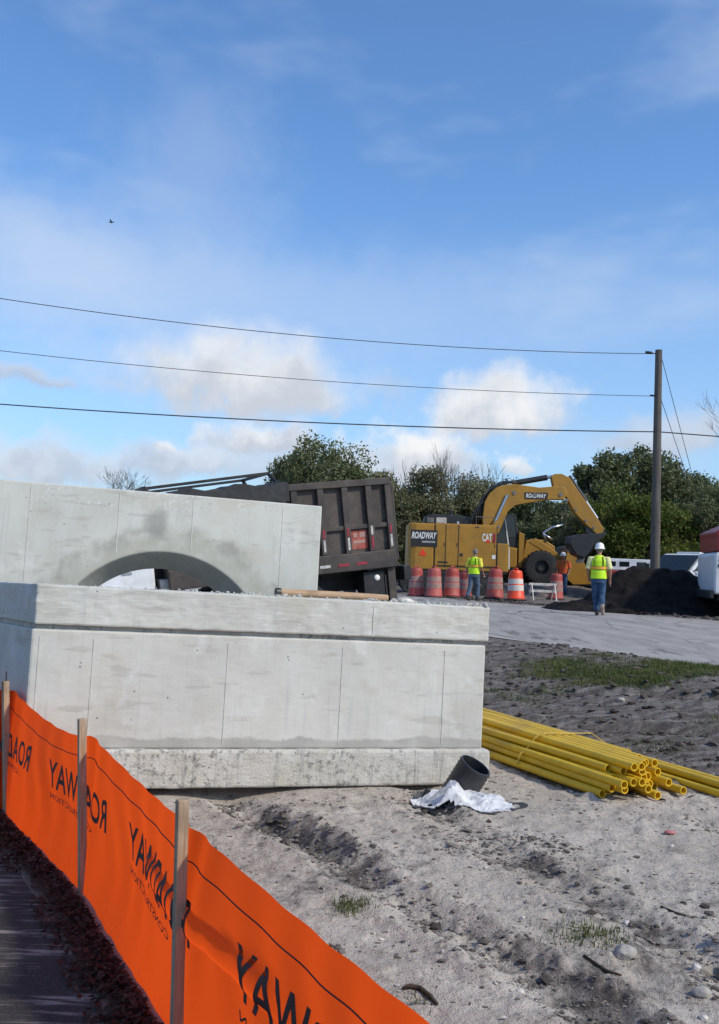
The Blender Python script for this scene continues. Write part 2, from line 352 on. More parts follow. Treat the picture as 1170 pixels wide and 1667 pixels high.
    for nm, a, b in (('leaf_dark', (.078, .100, .042), (.150, .165, .080)), ('leaf_oak', (.100, .125, .052), (.185, .195, .100)), ('leaf_olive', (.135, .140, .064), (.215, .210, .115)), ('leaf_bright', (.062, .098, .018), (.135, .155, .032)), ('leaf_grey', (.150, .140, .095), (.225, .205, .150)), ('grass_blade', (.055, .080, .016), (.135, .150, .045))):
        q = NT(nm); v = q.vec(); c = q.mix(q.step(q.noise(v, .9 if 'leaf' in nm else 2.5, 4, .7), .32, .68), a, b)
        c = q.mix(q.step(q.noise(v, 9, 3), .52, .75, 0, .5), c, tuple(x * 1.55 for x in b))
        q.end(c, .65, spec=.2)
        tr = q.n('ShaderNodeBsdfTranslucent'); q.t.links.new(c, tr.inputs[0]); ms = q.n('ShaderNodeMixShader'); ms.inputs[0].default_value = .3
        q.t.links.new(q.b.outputs[0], ms.inputs[1]); q.t.links.new(tr.outputs[0], ms.inputs[2]); q.t.links.new(ms.outputs[0], q.o.inputs[0])
    simple('bark', (.085, .072, .060), .9, 0, .35, 6, .6, 20)
    simple('bird_dark', (.01, .01, .012), .8, 0, .1, 6, 0)
    simple('amber', (.7, .25, .02), .3, 0, .05, 4, 0)
make_materials()

# ------------------------------------------------------------------ mesh helpers
def link(name, me, mat, parent=None, smooth=False, bevel=0.0, autosmooth=None, seg=2):
    o = bpy.data.objects.new(name, me); C.objects.link(o)
    if mat: me.materials.append(MATS[mat])
    if parent: o.parent = parent
    if smooth: me.polygons.foreach_set('use_smooth', [True] * len(me.polygons))
    if bevel:
        b = o.modifiers.new('bevel', 'BEVEL'); b.width = bevel; b.segments = seg; b.limit_method = 'ANGLE'; b.angle_limit = R(32); b.harden_normals = False
    if autosmooth is not None:
        me.polygons.foreach_set('use_smooth', [True] * len(me.polygons))
        try: me.set_sharp_from_angle(angle=R(autosmooth))
        except Exception: pass
    return o
class MB:
    def __init__(s): s.v = []; s.f = []
    def add(s, vs, fs):
        k = len(s.v); s.v += [tuple(p) for p in vs]; s.f += [tuple(i + k for i in f) for f in fs]; return s
    def box(s, c, d, M=None):
        x, y, z = d[0] / 2, d[1] / 2, d[2] / 2; c = Vector(c)
        ps = [Vector((a * x, b * y, e * z)) for e in (-1, 1) for a, b in ((-1, -1), (1, -1), (1, 1), (-1, 1))]
        if M is not None: ps = [M @ p for p in ps]
        return s.add([c + p for p in ps], [(3, 2, 1, 0), (4, 5, 6, 7), (0, 1, 5, 4), (1, 2, 6, 5), (2, 3, 7, 6), (3, 0, 4, 7)])
    def span(s, a, b):
        return s.box([(a[i] + b[i]) / 2 for i in range(3)], [abs(b[i] - a[i]) for i in range(3)])
    def bar(s, p, q, wd, h=None, up=(0, 0, 1)):
        p, q = Vector(p), Vector(q); d = (q - p); l = d.length; d.normalize(); up = Vector(up)
        if abs(d.dot(up)) > .98: up = Vector((0, 1, 0))
        sx = d.cross(up).normalized(); uz = sx.cross(d)
        M = Matrix((d, sx, uz)).transposed()
        return s.box((p + q) / 2, (l, wd, h or wd), M)
    def tube(s, pts, rad, n=8, caps=True, flat=None):
        pts = [Vector(p) for p in pts]
        if not hasattr(rad, '__len__'): rad = [rad] * len(pts)
        k = len(s.v); up = None
        for i, p in enumerate(pts):
            d = (pts[min(i + 1, len(pts) - 1)] - pts[max(i - 1, 0)]).normalized()
            if up is None:
                up = Vector((0, 0, 1)) if abs(d.z) < .9 else Vector((0, 1, 0))
            sx = d.cross(up).normalized(); up = sx.cross(d).normalized()
            for j in range(n):
                a = 2 * PI * j / n; s.v.append(tuple(p + (sx * math.cos(a) + up * math.sin(a)) * rad[i]))
        for i in range(len(pts) - 1):
            for j in range(n):
                s.f.append((k + i * n + j, k + i * n + (j + 1) % n, k + (i + 1) * n + (j + 1) % n, k + (i + 1) * n + j))
        if caps:
            s.f.append(tuple(k + j for j in range(n))[::-1]); s.f.append(tuple(k + (len(pts) - 1) * n + j for j in range(n)))
        return s
    def lathe(s, prof, n=20, M=None, closed=False):          # profile of (r, z) round local z
        k = len(s.v)
        for r_, z in prof:
            for j in range(n):
                a = 2 * PI * j / n; p = Vector((r_ * math.cos(a), r_ * math.sin(a), z))
                s.v.append(tuple(M @ p if M is not None else p))
        m = len(prof)
        for i in range(m if closed else m - 1):
            for j in range(n):
                i2 = (i + 1) % m
                s.f.append((k + i * n + j, k + i * n + (j + 1) % n, k + i2 * n + (j + 1) % n, k + i2 * n + j))
        if not closed:
            if prof[0][0] > 1e-4: s.f.append(tuple(k + j for j in range(n))[::-1])
            if prof[-1][0] > 1e-4: s.f.append(tuple(k + (m - 1) * n + j for j in range(n)))
        return s
    def prism(s, poly, y0, y1):                               # poly in (x, z), extruded along y
        k = len(poly); area = sum(poly[i][0] * poly[(i + 1) % k][1] - poly[(i + 1) % k][0] * poly[i][1] for i in range(k))
        if area < 0: poly = poly[::-1]
        vs = [(x, y0, z) for x, z in poly] + [(x, y1, z) for x, z in poly]
        fs = [tuple(range(k)), tuple(range(2 * k - 1, k - 1, -1))] + [((i + 1) % k, i, k + i, k + (i + 1) % k) for i in range(k)]
        return s.add(vs, fs)
    def plan(s, poly, z0, z1):                                # poly in (x, y), extruded along z
        k = len(poly); area = sum(poly[i][0] * poly[(i + 1) % k][1] - poly[(i + 1) % k][0] * poly[i][1] for i in range(k))
        if area < 0: poly = poly[::-1]
        vs = [(x, y, z0) for x, y in poly] + [(x, y, z1) for x, y in poly]
        fs = [tuple(range(k))[::-1], tuple(range(k, 2 * k))] + [(i, (i + 1) % k, k + (i + 1) % k, k + i) for i in range(k)]
        return s.add(vs, fs)
    def ell(s, c, r, n=12, m=8, M=None):
        c = Vector(c); k = len(s.v)
        for i in range(1, m):
            t = PI * i / m
            for j in range(n):
                a = 2 * PI * j / n; p = Vector((r[0] * math.sin(t) * math.cos(a), r[1] * math.sin(t) * math.sin(a), r[2] * math.cos(t)))
                s.v.append(tuple(c + (M @ p if M is not None else p)))
        tp = Vector((0, 0, r[2])); 
        s.v.append(tuple(c + (M @ tp if M is not None else tp))); s.v.append(tuple(c - (M @ tp if M is not None else tp)))
        for i in range(m - 2):
            for j in range(n): s.f.append((k + i * n + j, k + (i + 1) * n + j, k + (i + 1) * n + (j + 1) % n, k + i * n + (j + 1) % n))
        t_ = k + (m - 1) * n
        for j in range(n):
            s.f.append((t_, k + j, k + (j + 1) % n)); s.f.append((t_ + 1, k + (m - 2) * n + (j + 1) % n, k + (m - 2) * n + j))
        return s
    def loft(s, rings, n=16, caps=True):                      # rings of (cx, cy, cz, rx, ry)
        k = len(s.v)
        for cx, cy, cz, rx, ry in rings:
            for j in range(n):
                a = 2 * PI * j / n; s.v.append((cx + rx * math.cos(a), cy + ry * math.sin(a), cz))
        for i in range(len(rings) - 1):
            for j in range(n): s.f.append((k + i * n + j, k + i * n + (j + 1) % n, k + (i + 1) * n + (j + 1) % n, k + (i + 1) * n + j))
        if caps:
            s.f.append(tuple(k + j for j in range(n))[::-1]); s.f.append(tuple(k + (len(rings) - 1) * n + j for j in range(n)))
        return s
    def mesh(s, name='mesh'):
        me = bpy.data.meshes.new(name); me.from_pydata(s.v, [], s.f); me.update(); return me
    def build(s, name, mat, parent=None, **k):
        return link(name, s.mesh(name), mat, parent, **k)
def tag(o, label=None, cat=None, group=None, kind=None):
    if label: o['label'] = label
    if cat: o['category'] = cat
    if group: o['group'] = group
    if kind: o['kind'] = kind
    return o
def thing(name, label, cat, loc=(0, 0, 0), rotz=0.0, group=None, M=None):
    o = bpy.data.objects.new(name, None); C.objects.link(o); o.empty_display_size = .2
    o.location = loc; o.rotation_euler = (0, 0, rotz)
    if M is not None: o.matrix_world = M
    return tag(o, label, cat, group)
def copy_tree(o, parent=None):
    c = o.copy(); C.objects.link(c); c.parent = parent
    for ch in [x for x in bpy.data.objects if x.parent == o]: copy_tree(ch, c)
    return c
def remeshed(mb, voxel, smooth_it=4):
    o = mb.build('tmp', None); m = o.modifiers.new('r', 'REMESH'); m.mode = 'VOXEL'; m.voxel_size = voxel
    if smooth_it: sm = o.modifiers.new('s', 'SMOOTH'); sm.iterations = smooth_it; sm.factor = .5
    bpy.context.view_layer.update()
    me = bpy.data.meshes.new_from_object(o.evaluated_get(bpy.context.evaluated_depsgraph_get()))
    bpy.data.objects.remove(o); return me
def text_geo(txt, offset=0.0, shear=0.0, space=1.0):      # letter shapes as (verts in 0..1 wide units, faces)
    cu = bpy.data.curves.new('t', 'FONT'); cu.body = txt; cu.size = 1; cu.offset = offset; cu.shear = shear; cu.space_character = space; cu.resolution_u = 3
    o = bpy.data.objects.new('t', cu); C.objects.link(o); bpy.context.view_layer.update()
    me = bpy.data.meshes.new_from_object(o.evaluated_get(bpy.context.evaluated_depsgraph_get()))
    bpy.data.objects.remove(o)
    bm = bmesh.new(); bm.from_mesh(me); bmesh.ops.triangulate(bm, faces=bm.faces[:])
    xs = [v.co.x for v in bm.verts]; ys = [v.co.y for v in bm.verts]; x0, x1, y0, y1 = min(xs), max(xs), min(ys), max(ys)
    for v in bm.verts: v.co = Vector(((v.co.x - x0) / (x1 - x0), (v.co.y - y0) / (y1 - y0), 0))
    return bm
def text_plate(name, txt, mat, parent, x0, x1, z0, z1, y, offset=.02, shear=0.0, mirror=False):
    bm = text_geo(txt, offset, shear); vs = []; fs = []
    bm.verts.index_update()
    for v in bm.verts: vs.append((x0 + (x1 - x0) * v.co.x, y, z0 + (z1 - z0) * v.co.y))
    fs = [tuple(v.index for v in f.verts) for f in bm.faces]; bm.free()
    return MB().add(vs, fs).build(name, mat, parent)

# ------------------------------------------------------------------ noise and terrain height
def _hash(ix, iy, seed):
    h = (ix.astype(np.int64) * 374761393 + iy.astype(np.int64) * 668265263 + seed * 982451653) & 0xffffffff
    h = ((h ^ (h >> 13)) * 1274126177) & 0xffffffff
    return ((h ^ (h >> 16)) & 0xffff) / 65535.0
def vnoise(x, y, seed=0):
    ix = np.floor(x); iy = np.floor(y); fx = x - ix; fy = y - iy
    fx = fx * fx * (3 - 2 * fx); fy = fy * fy * (3 - 2 * fy)
    a = _hash(ix, iy, seed); b = _hash(ix + 1, iy, seed); c = _hash(ix, iy + 1, seed); d = _hash(ix + 1, iy + 1, seed)
    return (a * (1 - fx) + b * fx) * (1 - fy) + (c * (1 - fx) + d * fx) * fy - .5
def fbm(x, y, octv=5, seed=0, gain=.5):
    s = np.zeros_like(x); a = 1.0
    for i in range(octv):
        s = s + a * vnoise(x * 2 ** i + 17.3 * i, y * 2 ** i - 9.1 * i, seed + i); a *= gain
    return s
def ss(lo, hi, v):
    t = np.clip((v - lo) / (hi - lo), 0, 1); return t * t * (3 - 2 * t)
ROADZ = .55; RN = (.8910, .4540); RN0, RN1 = 8.95, 18.7       # road edges as distances along RN
def road_n(x, y): return RN[0] * x + RN[1] * y
FP = [(.33, 1.55), (-.52, 3.2), (-1.245, 4.65), (-2.085, 6.0), (-3.6, 7.4), (-4.9, 9.0)]   # fence stakes
FS = [-4, 0, 1.84, 3.45, 5.1, 6.9, 12]; FO = [.05, .05, .097, .155, .063, -.57, -.9]
def fence_d(x, y):                                                # + on the site side
    x = np.asarray(x, float) - .27; y = np.asarray(y, float) - 1.55
    return .878 * x + .479 * y - np.interp(-.479 * x + .878 * y, FS, FO)
def base_h(x, y):
    x = np.asarray(x, float); y = np.asarray(y, float)
    z = .09 * ss(0, 1.0, fence_d(x, y)) + (ROADZ - .09) * ss(4.6, RN0 - .4, road_n(x, y)) * ss(2, 5, fence_d(x, y))
    rr = np.sqrt(((x - 6.9) / 4.4) ** 2 + ((y - 45.2) / 3.0) ** 2)
    return z + .5 * (1 - ss(.75, 1.2, rr))
RUTS = [([(-1.0, 7.2), (-.6, 6.1), (-.05, 5.2), (.47, 4.3), (.95, 3.45), (1.4, 2.5)], 1.0), ([(.5, 6.3), (.95, 5.2), (1.35, 4.2), (1.7, 3.3)], .75),
        ([(1.6, 9.3), (3.3, 8.1), (5.2, 7.2), (8, 6.2)], .8), ([(1.9, 10.6), (3.7, 9.3), (6, 8.3), (9, 7.3)], .8), ([(2.3, 5.9), (2.9, 5.0), (3.6, 4.1)], .5)]
def dist_line(x, y, pts):                                       # signed distance to a polyline
    best = np.full_like(x, 1e9); sg = np.zeros_like(x)
    for (ax, ay), (bx, by) in zip(pts[:-1], pts[1:]):
        dx, dy = bx - ax, by - ay; l2 = dx * dx + dy * dy
        t = np.clip(((x - ax) * dx + (y - ay) * dy) / l2, 0, 1); px = x - ax - t * dx; py = y - ay - t * dy
        d = np.hypot(px, py); k = d < best; best = np.where(k, d, best); sg = np.where(k, np.sign(px * dy - py * dx), sg)
    return best * np.where(sg == 0, 1, sg)
def rut_profile(x, y):
    h = np.zeros_like(x); m = np.zeros_like(x)
    for pts, a in RUTS:
        d = dist_line(x + .06 * fbm(x * 2, y * 2, 3, 71), y + .06 * fbm(x * 2, y * 2, 3, 75), pts)
        brk = (.45 + .9 * np.clip(.5 + fbm(x * 1.6, y * 1.6, 3, 40), 0, 1)) * (1 + .55 * fbm(x * 4 + y * 2, y * 5, 3, 44, .65) + .5 * fbm(x * 21, y * 21, 3, 47, .65))
        h += a * brk * (-.05 * np.exp(-((d - .11) / .10) ** 2) + .044 * np.exp(-((d + .05) / .06) ** 2) + .022 * np.exp(-((d - .30) / .06) ** 2))
        m = np.maximum(m, np.exp(-((d - .10) / .16) ** 2) * a * brk)
    return h, m
# plan frame of the nearer precast box
BYAW = math.atan2(.99, 2.83); BX = Vector((math.cos(BYAW), math.sin(BYAW))); BY = Vector((-math.sin(BYAW), math.cos(BYAW)))
B0 = Vector((-1.94, 5.95))
def box_uv(x, y): return (x - B0.x) * BX.x + (y - B0.y) * BX.y, (x - B0.x) * BY.x + (y - B0.y) * BY.y
def height(x, y, parts=False):
    x = np.asarray(x, float); y = np.asarray(y, float)
    b = base_h(x, y); n = road_n(x, y); fd = fence_d(x, y); r = np.hypot(x, y)
    site = ss(-.12, .12, fd)
    rough = .028 * fbm(x * 1.7, y * 1.7, 4, 3) + .020 * fbm(x * 7, y * 7, 4, 9, .6) + .010 * np.maximum(-.1, fbm(x * 24, y * 24, 3, 19, .6)) * np.clip(.5 + 1.5 * fbm(x * 1.5, y * 1.5, 3, 35), .1, 1.2)
    lumps = np.maximum(0, fbm(x * 9, y * 15, 4, 21, .6)) * np.clip(.3 + 1.6 * fbm(x * 1.2, y * 1.2, 3, 33), 0.03, 1) * .045
    ru, rm = rut_profile(x, y)
    onroad = ss(RN0 - .25, RN0 + .1, n + .22 * fbm(x * 1.1, y * 1.1, 3, 52)) * (1 - ss(RN1 - .1, RN1 + .25, n + .4 * fbm(x * .8, y * .8, 3, 57))) * ss(2, 5, fd)
    onpath = 1 - ss(-.26, -.10, fd + .06 * fbm(x * 3, y * 3, 3, 61))
    u, v = box_uv(x, y)
    near_box = ss(-.35, -.05, v) * (1 - ss(2.2, 2.6, v)) * ss(-.8, -.2, u) * (1 - ss(3.1, 3.5, u))
    micro = (rough + lumps + ru) * site + (1 - site) * (.010 * fbm(x * 9, y * 9, 4, 14))
    dip = -.07 * np.exp(-((u - 1.25) / .28) ** 2 - ((v + .02) / .22) ** 2) - .05 * np.exp(-((u - 2.55) / .18) ** 2 - ((v + .0) / .15) ** 2)
    z = b + micro * (1 - onroad) * (1 - onpath) * (1 - .8 * near_box) - .03 * onroad - .03 * onpath + dip
    z = np.where(r > 70, z - .03, z)
    if not parts: return z
    dark = .95 * ss(4.4, 5.6, n + .9 * fbm(x * .5, y * .5, 4, 81)) + .48 * rm + .45 * ss(.14, .55, fbm(x * .9, y * .9, 4, 91)) + .5 * near_box * 0
    dark = np.where(n > RN1 - .5, 1.3, dark)
    gx, gy = x - 3.05, y - 11.0
    g1 = np.exp(-((gx * .83 + gy * .55) / 1.6) ** 2 - ((-gx * .55 + gy * .83) / .95) ** 2)
    g1 = ss(.25, .75, g1 + .8 * fbm(x * 1.3, y * 1.3, 4, 101)) * (n < RN0)
    lit = (1 - ss(-.05, .04, fd)) * (1 - onpath)
    return z, np.clip(dark, 0, 1.6), np.clip(g1, 0, 1), np.clip(lit, 0, 1)
def hz(x, y): return float(height(np.array([x]), np.array([y]))[0])
def ground_hit(px, py):                                          # where a pixel's ray meets the ground
    d = ray(px, py); t = .5
    for i in range(4000):
        p = CAM + d * t
        if p.z < float(base_h(p.x, p.y)): return p
        t *= 1.003
    return CAM + d * t

def grid_mesh(name, X, Y, Z, attrs, mat, closed=False):
    r_, c_ = X.shape; co = np.stack([X, Y, Z], -1).reshape(-1, 3)
    i, j = np.meshgrid(np.arange(r_ - 1), np.arange(c_ - 1), indexing='ij'); a = (i * c_ + j).ravel()
    q = np.stack([a, a + 1, a + c_ + 1, a + c_], -1)
    if closed:
        i = np.arange(r_ - 1); q = np.concatenate([q, np.stack([i * c_ + c_ - 1, i * c_, (i + 1) * c_, (i + 1) * c_ + c_ - 1], -1)])
    me = bpy.data.meshes.new(name); me.vertices.add(len(co)); me.vertices.foreach_set('co', co.ravel().astype(np.float32))
    me.loops.add(q.size); me.loops.foreach_set('vertex_index', q.ravel().astype(np.int32))
    me.polygons.add(len(q)); me.polygons.foreach_set('loop_start', np.arange(0, q.size, 4, dtype=np.int32)); me.polygons.foreach_set('loop_total', np.full(len(q), 4, np.int32))
    me.update(calc_edges=True)
    for k, v in attrs.items():
        at_ = me.attributes.new(k, 'FLOAT', 'POINT'); at_.data.foreach_set('value', v.ravel().astype(np.float32))
    return link(name, me, mat, smooth=True)

def build_ground():
    ang = np.concatenate([np.arange(-180, -27, 3.0), np.arange(-27, 27, .115), np.arange(27, 180, 3.0)]) * PI / 180
    r = [.02, .4, .9, 1.5, 2.0, 2.4]
    while r[-1] < 9: r.append(r[-1] * 1.0048)
    while r[-1] < 22: r.append(r[-1] * 1.011)
    while r[-1] < 75: r.append(r[-1] * 1.03)
    while r[-1] < 4500: r.append(r[-1] * 1.25)
    A, Rr = np.meshgrid(ang, np.array(r)); X = Rr * np.sin(A); Y = Rr * np.cos(A)
    Z, dk, gr, lit = height(X, Y, True)
    # faces wind so that normals point up
    o = grid_mesh('ground', X[:, ::-1], Y[:, ::-1], Z[:, ::-1], {'soil': dk[:, ::-1], 'grassy': gr[:, ::-1], 'litter': lit[:, ::-1]}, 'ground', closed=True)
    tag(o, 'pale sandy construction ground with ruts and dark churned soil', kind='structure')
    # road sheet
    t = np.concatenate([np.arange(-60, 60, .5), np.arange(60, 400, 10)]); nn = np.linspace(RN0 - .15, RN1 + .15, 60)
    Nn, T = np.meshgrid(nn, t); X = RN[0] * Nn - RN[1] * T; Y = RN[1] * Nn + RN[0] * T
    Z = np.full_like(X, ROADZ - .012) + .012 * fbm(X * .5, Y * .5, 3, 5) + .03 * np.sin((Nn - RN0) / (RN1 - RN0) * PI).clip(0)
    k = ss(2.5, 5.5, fence_d(X, Y)); Z = Z * k + (1 - k) * -.2
    tag(grid_mesh('road', X, Y, Z, {}, 'road'), 'worn pale grey road crossing behind the concrete', kind='structure')
    # footpath sheet on the camera side of the fence
    s = np.arange(-4, 16, .08); d = np.linspace(-3.2, -.11, 50)
    D, S = np.meshgrid(d, s); D2 = D + .05 * fbm(S * 2, D * 2, 3, 66) * (D > -.3)
    fy = np.interp(S, FS, FO)
    D2 = D2 + fy - .05
    X = .27 + .878 * D2 - .479 * S; Y = 1.55 + .479 * D2 + .878 * S
    Z = -.006 + .006 * fbm(X * 2, Y * 2, 3, 8); ed = ss(-1.1, -.2, D)
    tag(grid_mesh('footpath', X, Y, Z, {'edge': ed}, 'footpath'), 'dark asphalt footpath streaked with sand beside the orange fence', kind='structure')
build_ground()

# ------------------------------------------------------------------ precast concrete
def precast():
    tilt = .026
    Mb = Matrix.Translation((B0.x - .03, B0.y, .150)) @ Matrix.Rotation(BYAW, 4, 'Z') @ Matrix.Rotation(tilt, 4, 'Y') @ Matrix.Rotation(R(-1.5), 4, 'X')
    Lw, Dp, sk = 3.055, 1.75, -.27
    def quad(x0, x1, y0, y1): return [(x0 + sk * y0, y0), (x1, y0), (x1, y1), (x0 + sk * y1, y1)]
    t = thing('precast_box', 'grey concrete drainage box on a stained projecting footing, nearest block behind the fence', 'concrete box', M=Mb)
    MB().plan(quad(0, Lw + .045, -.05, Dp + .05), 0, .24).build('footing', 'concrete_rough', t, bevel=.02, seg=3)
    # wall: front with corner edges slightly rounded
    MB().plan(quad(0, Lw, 0, Dp), .238, .958).build('wall', 'concrete_wall', t, bevel=.014, seg=2)
    MB().plan(quad(.03, Lw - .03, .028, Dp - .03), .957, .985).build('mortar_bed', 'concrete_rough', t)
    # worn edges: a fine wobble on the cast faces
    tx = bpy.data.textures.new('wear', 'CLOUDS'); tx.noise_scale = .07; tx.noise_depth = 3
    def wear(o, amt):
        s1 = o.modifiers.new('sub', 'SUBSURF'); s1.subdivision_type = 'SIMPLE'; s1.levels = s1.render_levels = 6
        d1 = o.modifiers.new('wear', 'DISPLACE'); d1.texture = tx; d1.strength = amt; d1.mid_level = .5; d1.texture_coords = 'LOCAL'
    for o in [c for c in bpy.data.objects if c.parent == t and c.name.split('.')[0] in ('wall', 'footing')]: wear(o, .012 if 'foot' in o.name else .005)
    for x in (.37, 1.21, 1.99, 2.74, .05):
        MB().box((x, .0012, .59), (.005, .009, .64)).build('form_seam', 'concrete', t)
    lid = thing('concrete_slab', 'thick grey concrete slab lying as a lid on the nearest box', 'concrete slab', M=Mb)
    MB().plan(quad(.005, Lw + .01, -.02, Dp + .02), .985, 1.228).build('slab', 'concrete', lid, bevel=.012, seg=2); wear([c for c in bpy.data.objects if c.parent == lid][0], .012)
    MB().box((2.19, -.0165, 1.10), (.005, .012, .23)).build('form_seam', 'concrete', lid)
    # crumbs of broken concrete along the lid
    cr = MB()
    for i in range(230):
        u = random.uniform(.05, Lw); v = random.uniform(-.01, .12) if i < 110 else random.uniform(0, 1.2)
        if u > 2.3 and random.random() < .3: v = random.uniform(0, .35)
        r_ = random.choice((.005, .007, .009, .013)) * random.uniform(.7, 1.3)
        if u > 2.35: r_ *= 1.35
        if u < .9: r_ *= .55
        cr.ell((u, v, 1.228 + r_ * .35), (r_ * random.uniform(.8, 1.8), r_ * random.uniform(.7, 1.4), r_ * random.uniform(.5, 1.0)), 6, 4, Euler((random.random(), random.random(), random.random() * 6)).to_matrix())
    o = cr.build('concrete_crumbs', 'concrete_rough'); o.matrix_world = Mb
    tag(o, 'loose crumbs of concrete scattered on the slab', 'rubble', kind='stuff')
    # tan pole on the lid
    pl = thing('round_pole', 'tan round pole with a dark end lying on the concrete slab', 'pole', M=Mb @ Matrix.Translation((1.585, .30, 1.228 + .027)) @ Matrix.Rotation(R(6), 4, 'Z'))
    MB().tube([(0, 0, 0), (.2, 0, 0), (.5, 0, .003), (.86, 0, -.0)], [.026, .027, .025, .024], 14).build('shaft', 'tan_pole', pl, autosmooth=40)
    MB().lathe([(.018, -.006), (.029, -.004), (.03, .03), (.027, .031)], 14, Matrix.Rotation(PI / 2, 3, 'Y')).build('end_cap', 'black_plastic', pl, autosmooth=40)
    ch = thing('concrete_chunk', 'white broken concrete chunk at the right end of the slab', 'rubble', M=Mb @ Matrix.Translation((2.62, .5, 1.222)))
    b = MB(); b.ell((0, 0, .02), (.07, .05, .026), 9, 6); b.ell((.06, .02, .012), (.05, .035, .018), 9, 6); link('lump', remeshed(b, .012, 1), 'pebble', ch)
    # ---- back piece with the arched opening
    cx = at(262, 901, 8.55); yaw = BYAW
    Mk = Matrix.Translation((cx.x, cx.y, .0)) @ Matrix.Rotation(yaw, 4, 'Z') @ Matrix.Rotation(tilt, 4, 'Y') @ Matrix.Rotation(R(-1.5), 4, 'X')
    k = thing('arched_headwall', 'tall grey concrete block with an arched opening patched round its rim', 'concrete block', M=Mk)
    xl, xr, ztop, zb = -2.9, 1.41, 2.135, -.02
    Rf, Rb, zc = .965, .815, .655; T = .26
    def outline(rad):
        p = [(xl, zb), (-rad, zb)] + [(-rad * math.cos(a), zc + rad * math.sin(a)) for a in np.linspace(0, PI, 41)] + [(rad, zb), (xr, zb), (xr, ztop), (xl, ztop)]
        return p
    f_, b_ = outline(Rf), outline(Rb); n = len(f_)
    vs = [(x, 0, z) for x, z in f_] + [(x - .0, T, z) for x, z in b_]
    fs = [tuple(range(n))[::-1], tuple(range(n, 2 * n))] + [(i, (i + 1) % n, n + (i + 1) % n, n + i) for i in range(n)]
    o = MB().add(vs, [f[::-1] for f in fs]).build('block', 'concrete_ring', k, bevel=.012, seg=2)
    o.data.update()
    bm = bmesh.new(); bm.from_mesh(o.data); bmesh.ops.recalc_face_normals(bm, faces=bm.faces[:]); bm.to_mesh(o.data); bm.free()
    for x in (-1.15, -.42, .22, 1.04):
        z0 = zc + math.sqrt(max(0, 1.0 - x * x)) + .02 if abs(x) < .98 else .05
        MB().box((x, -.0005, (z0 + ztop - .03) / 2), (.008, .005, ztop - .03 - z0)).build('form_seam', 'concrete', k)
precast()

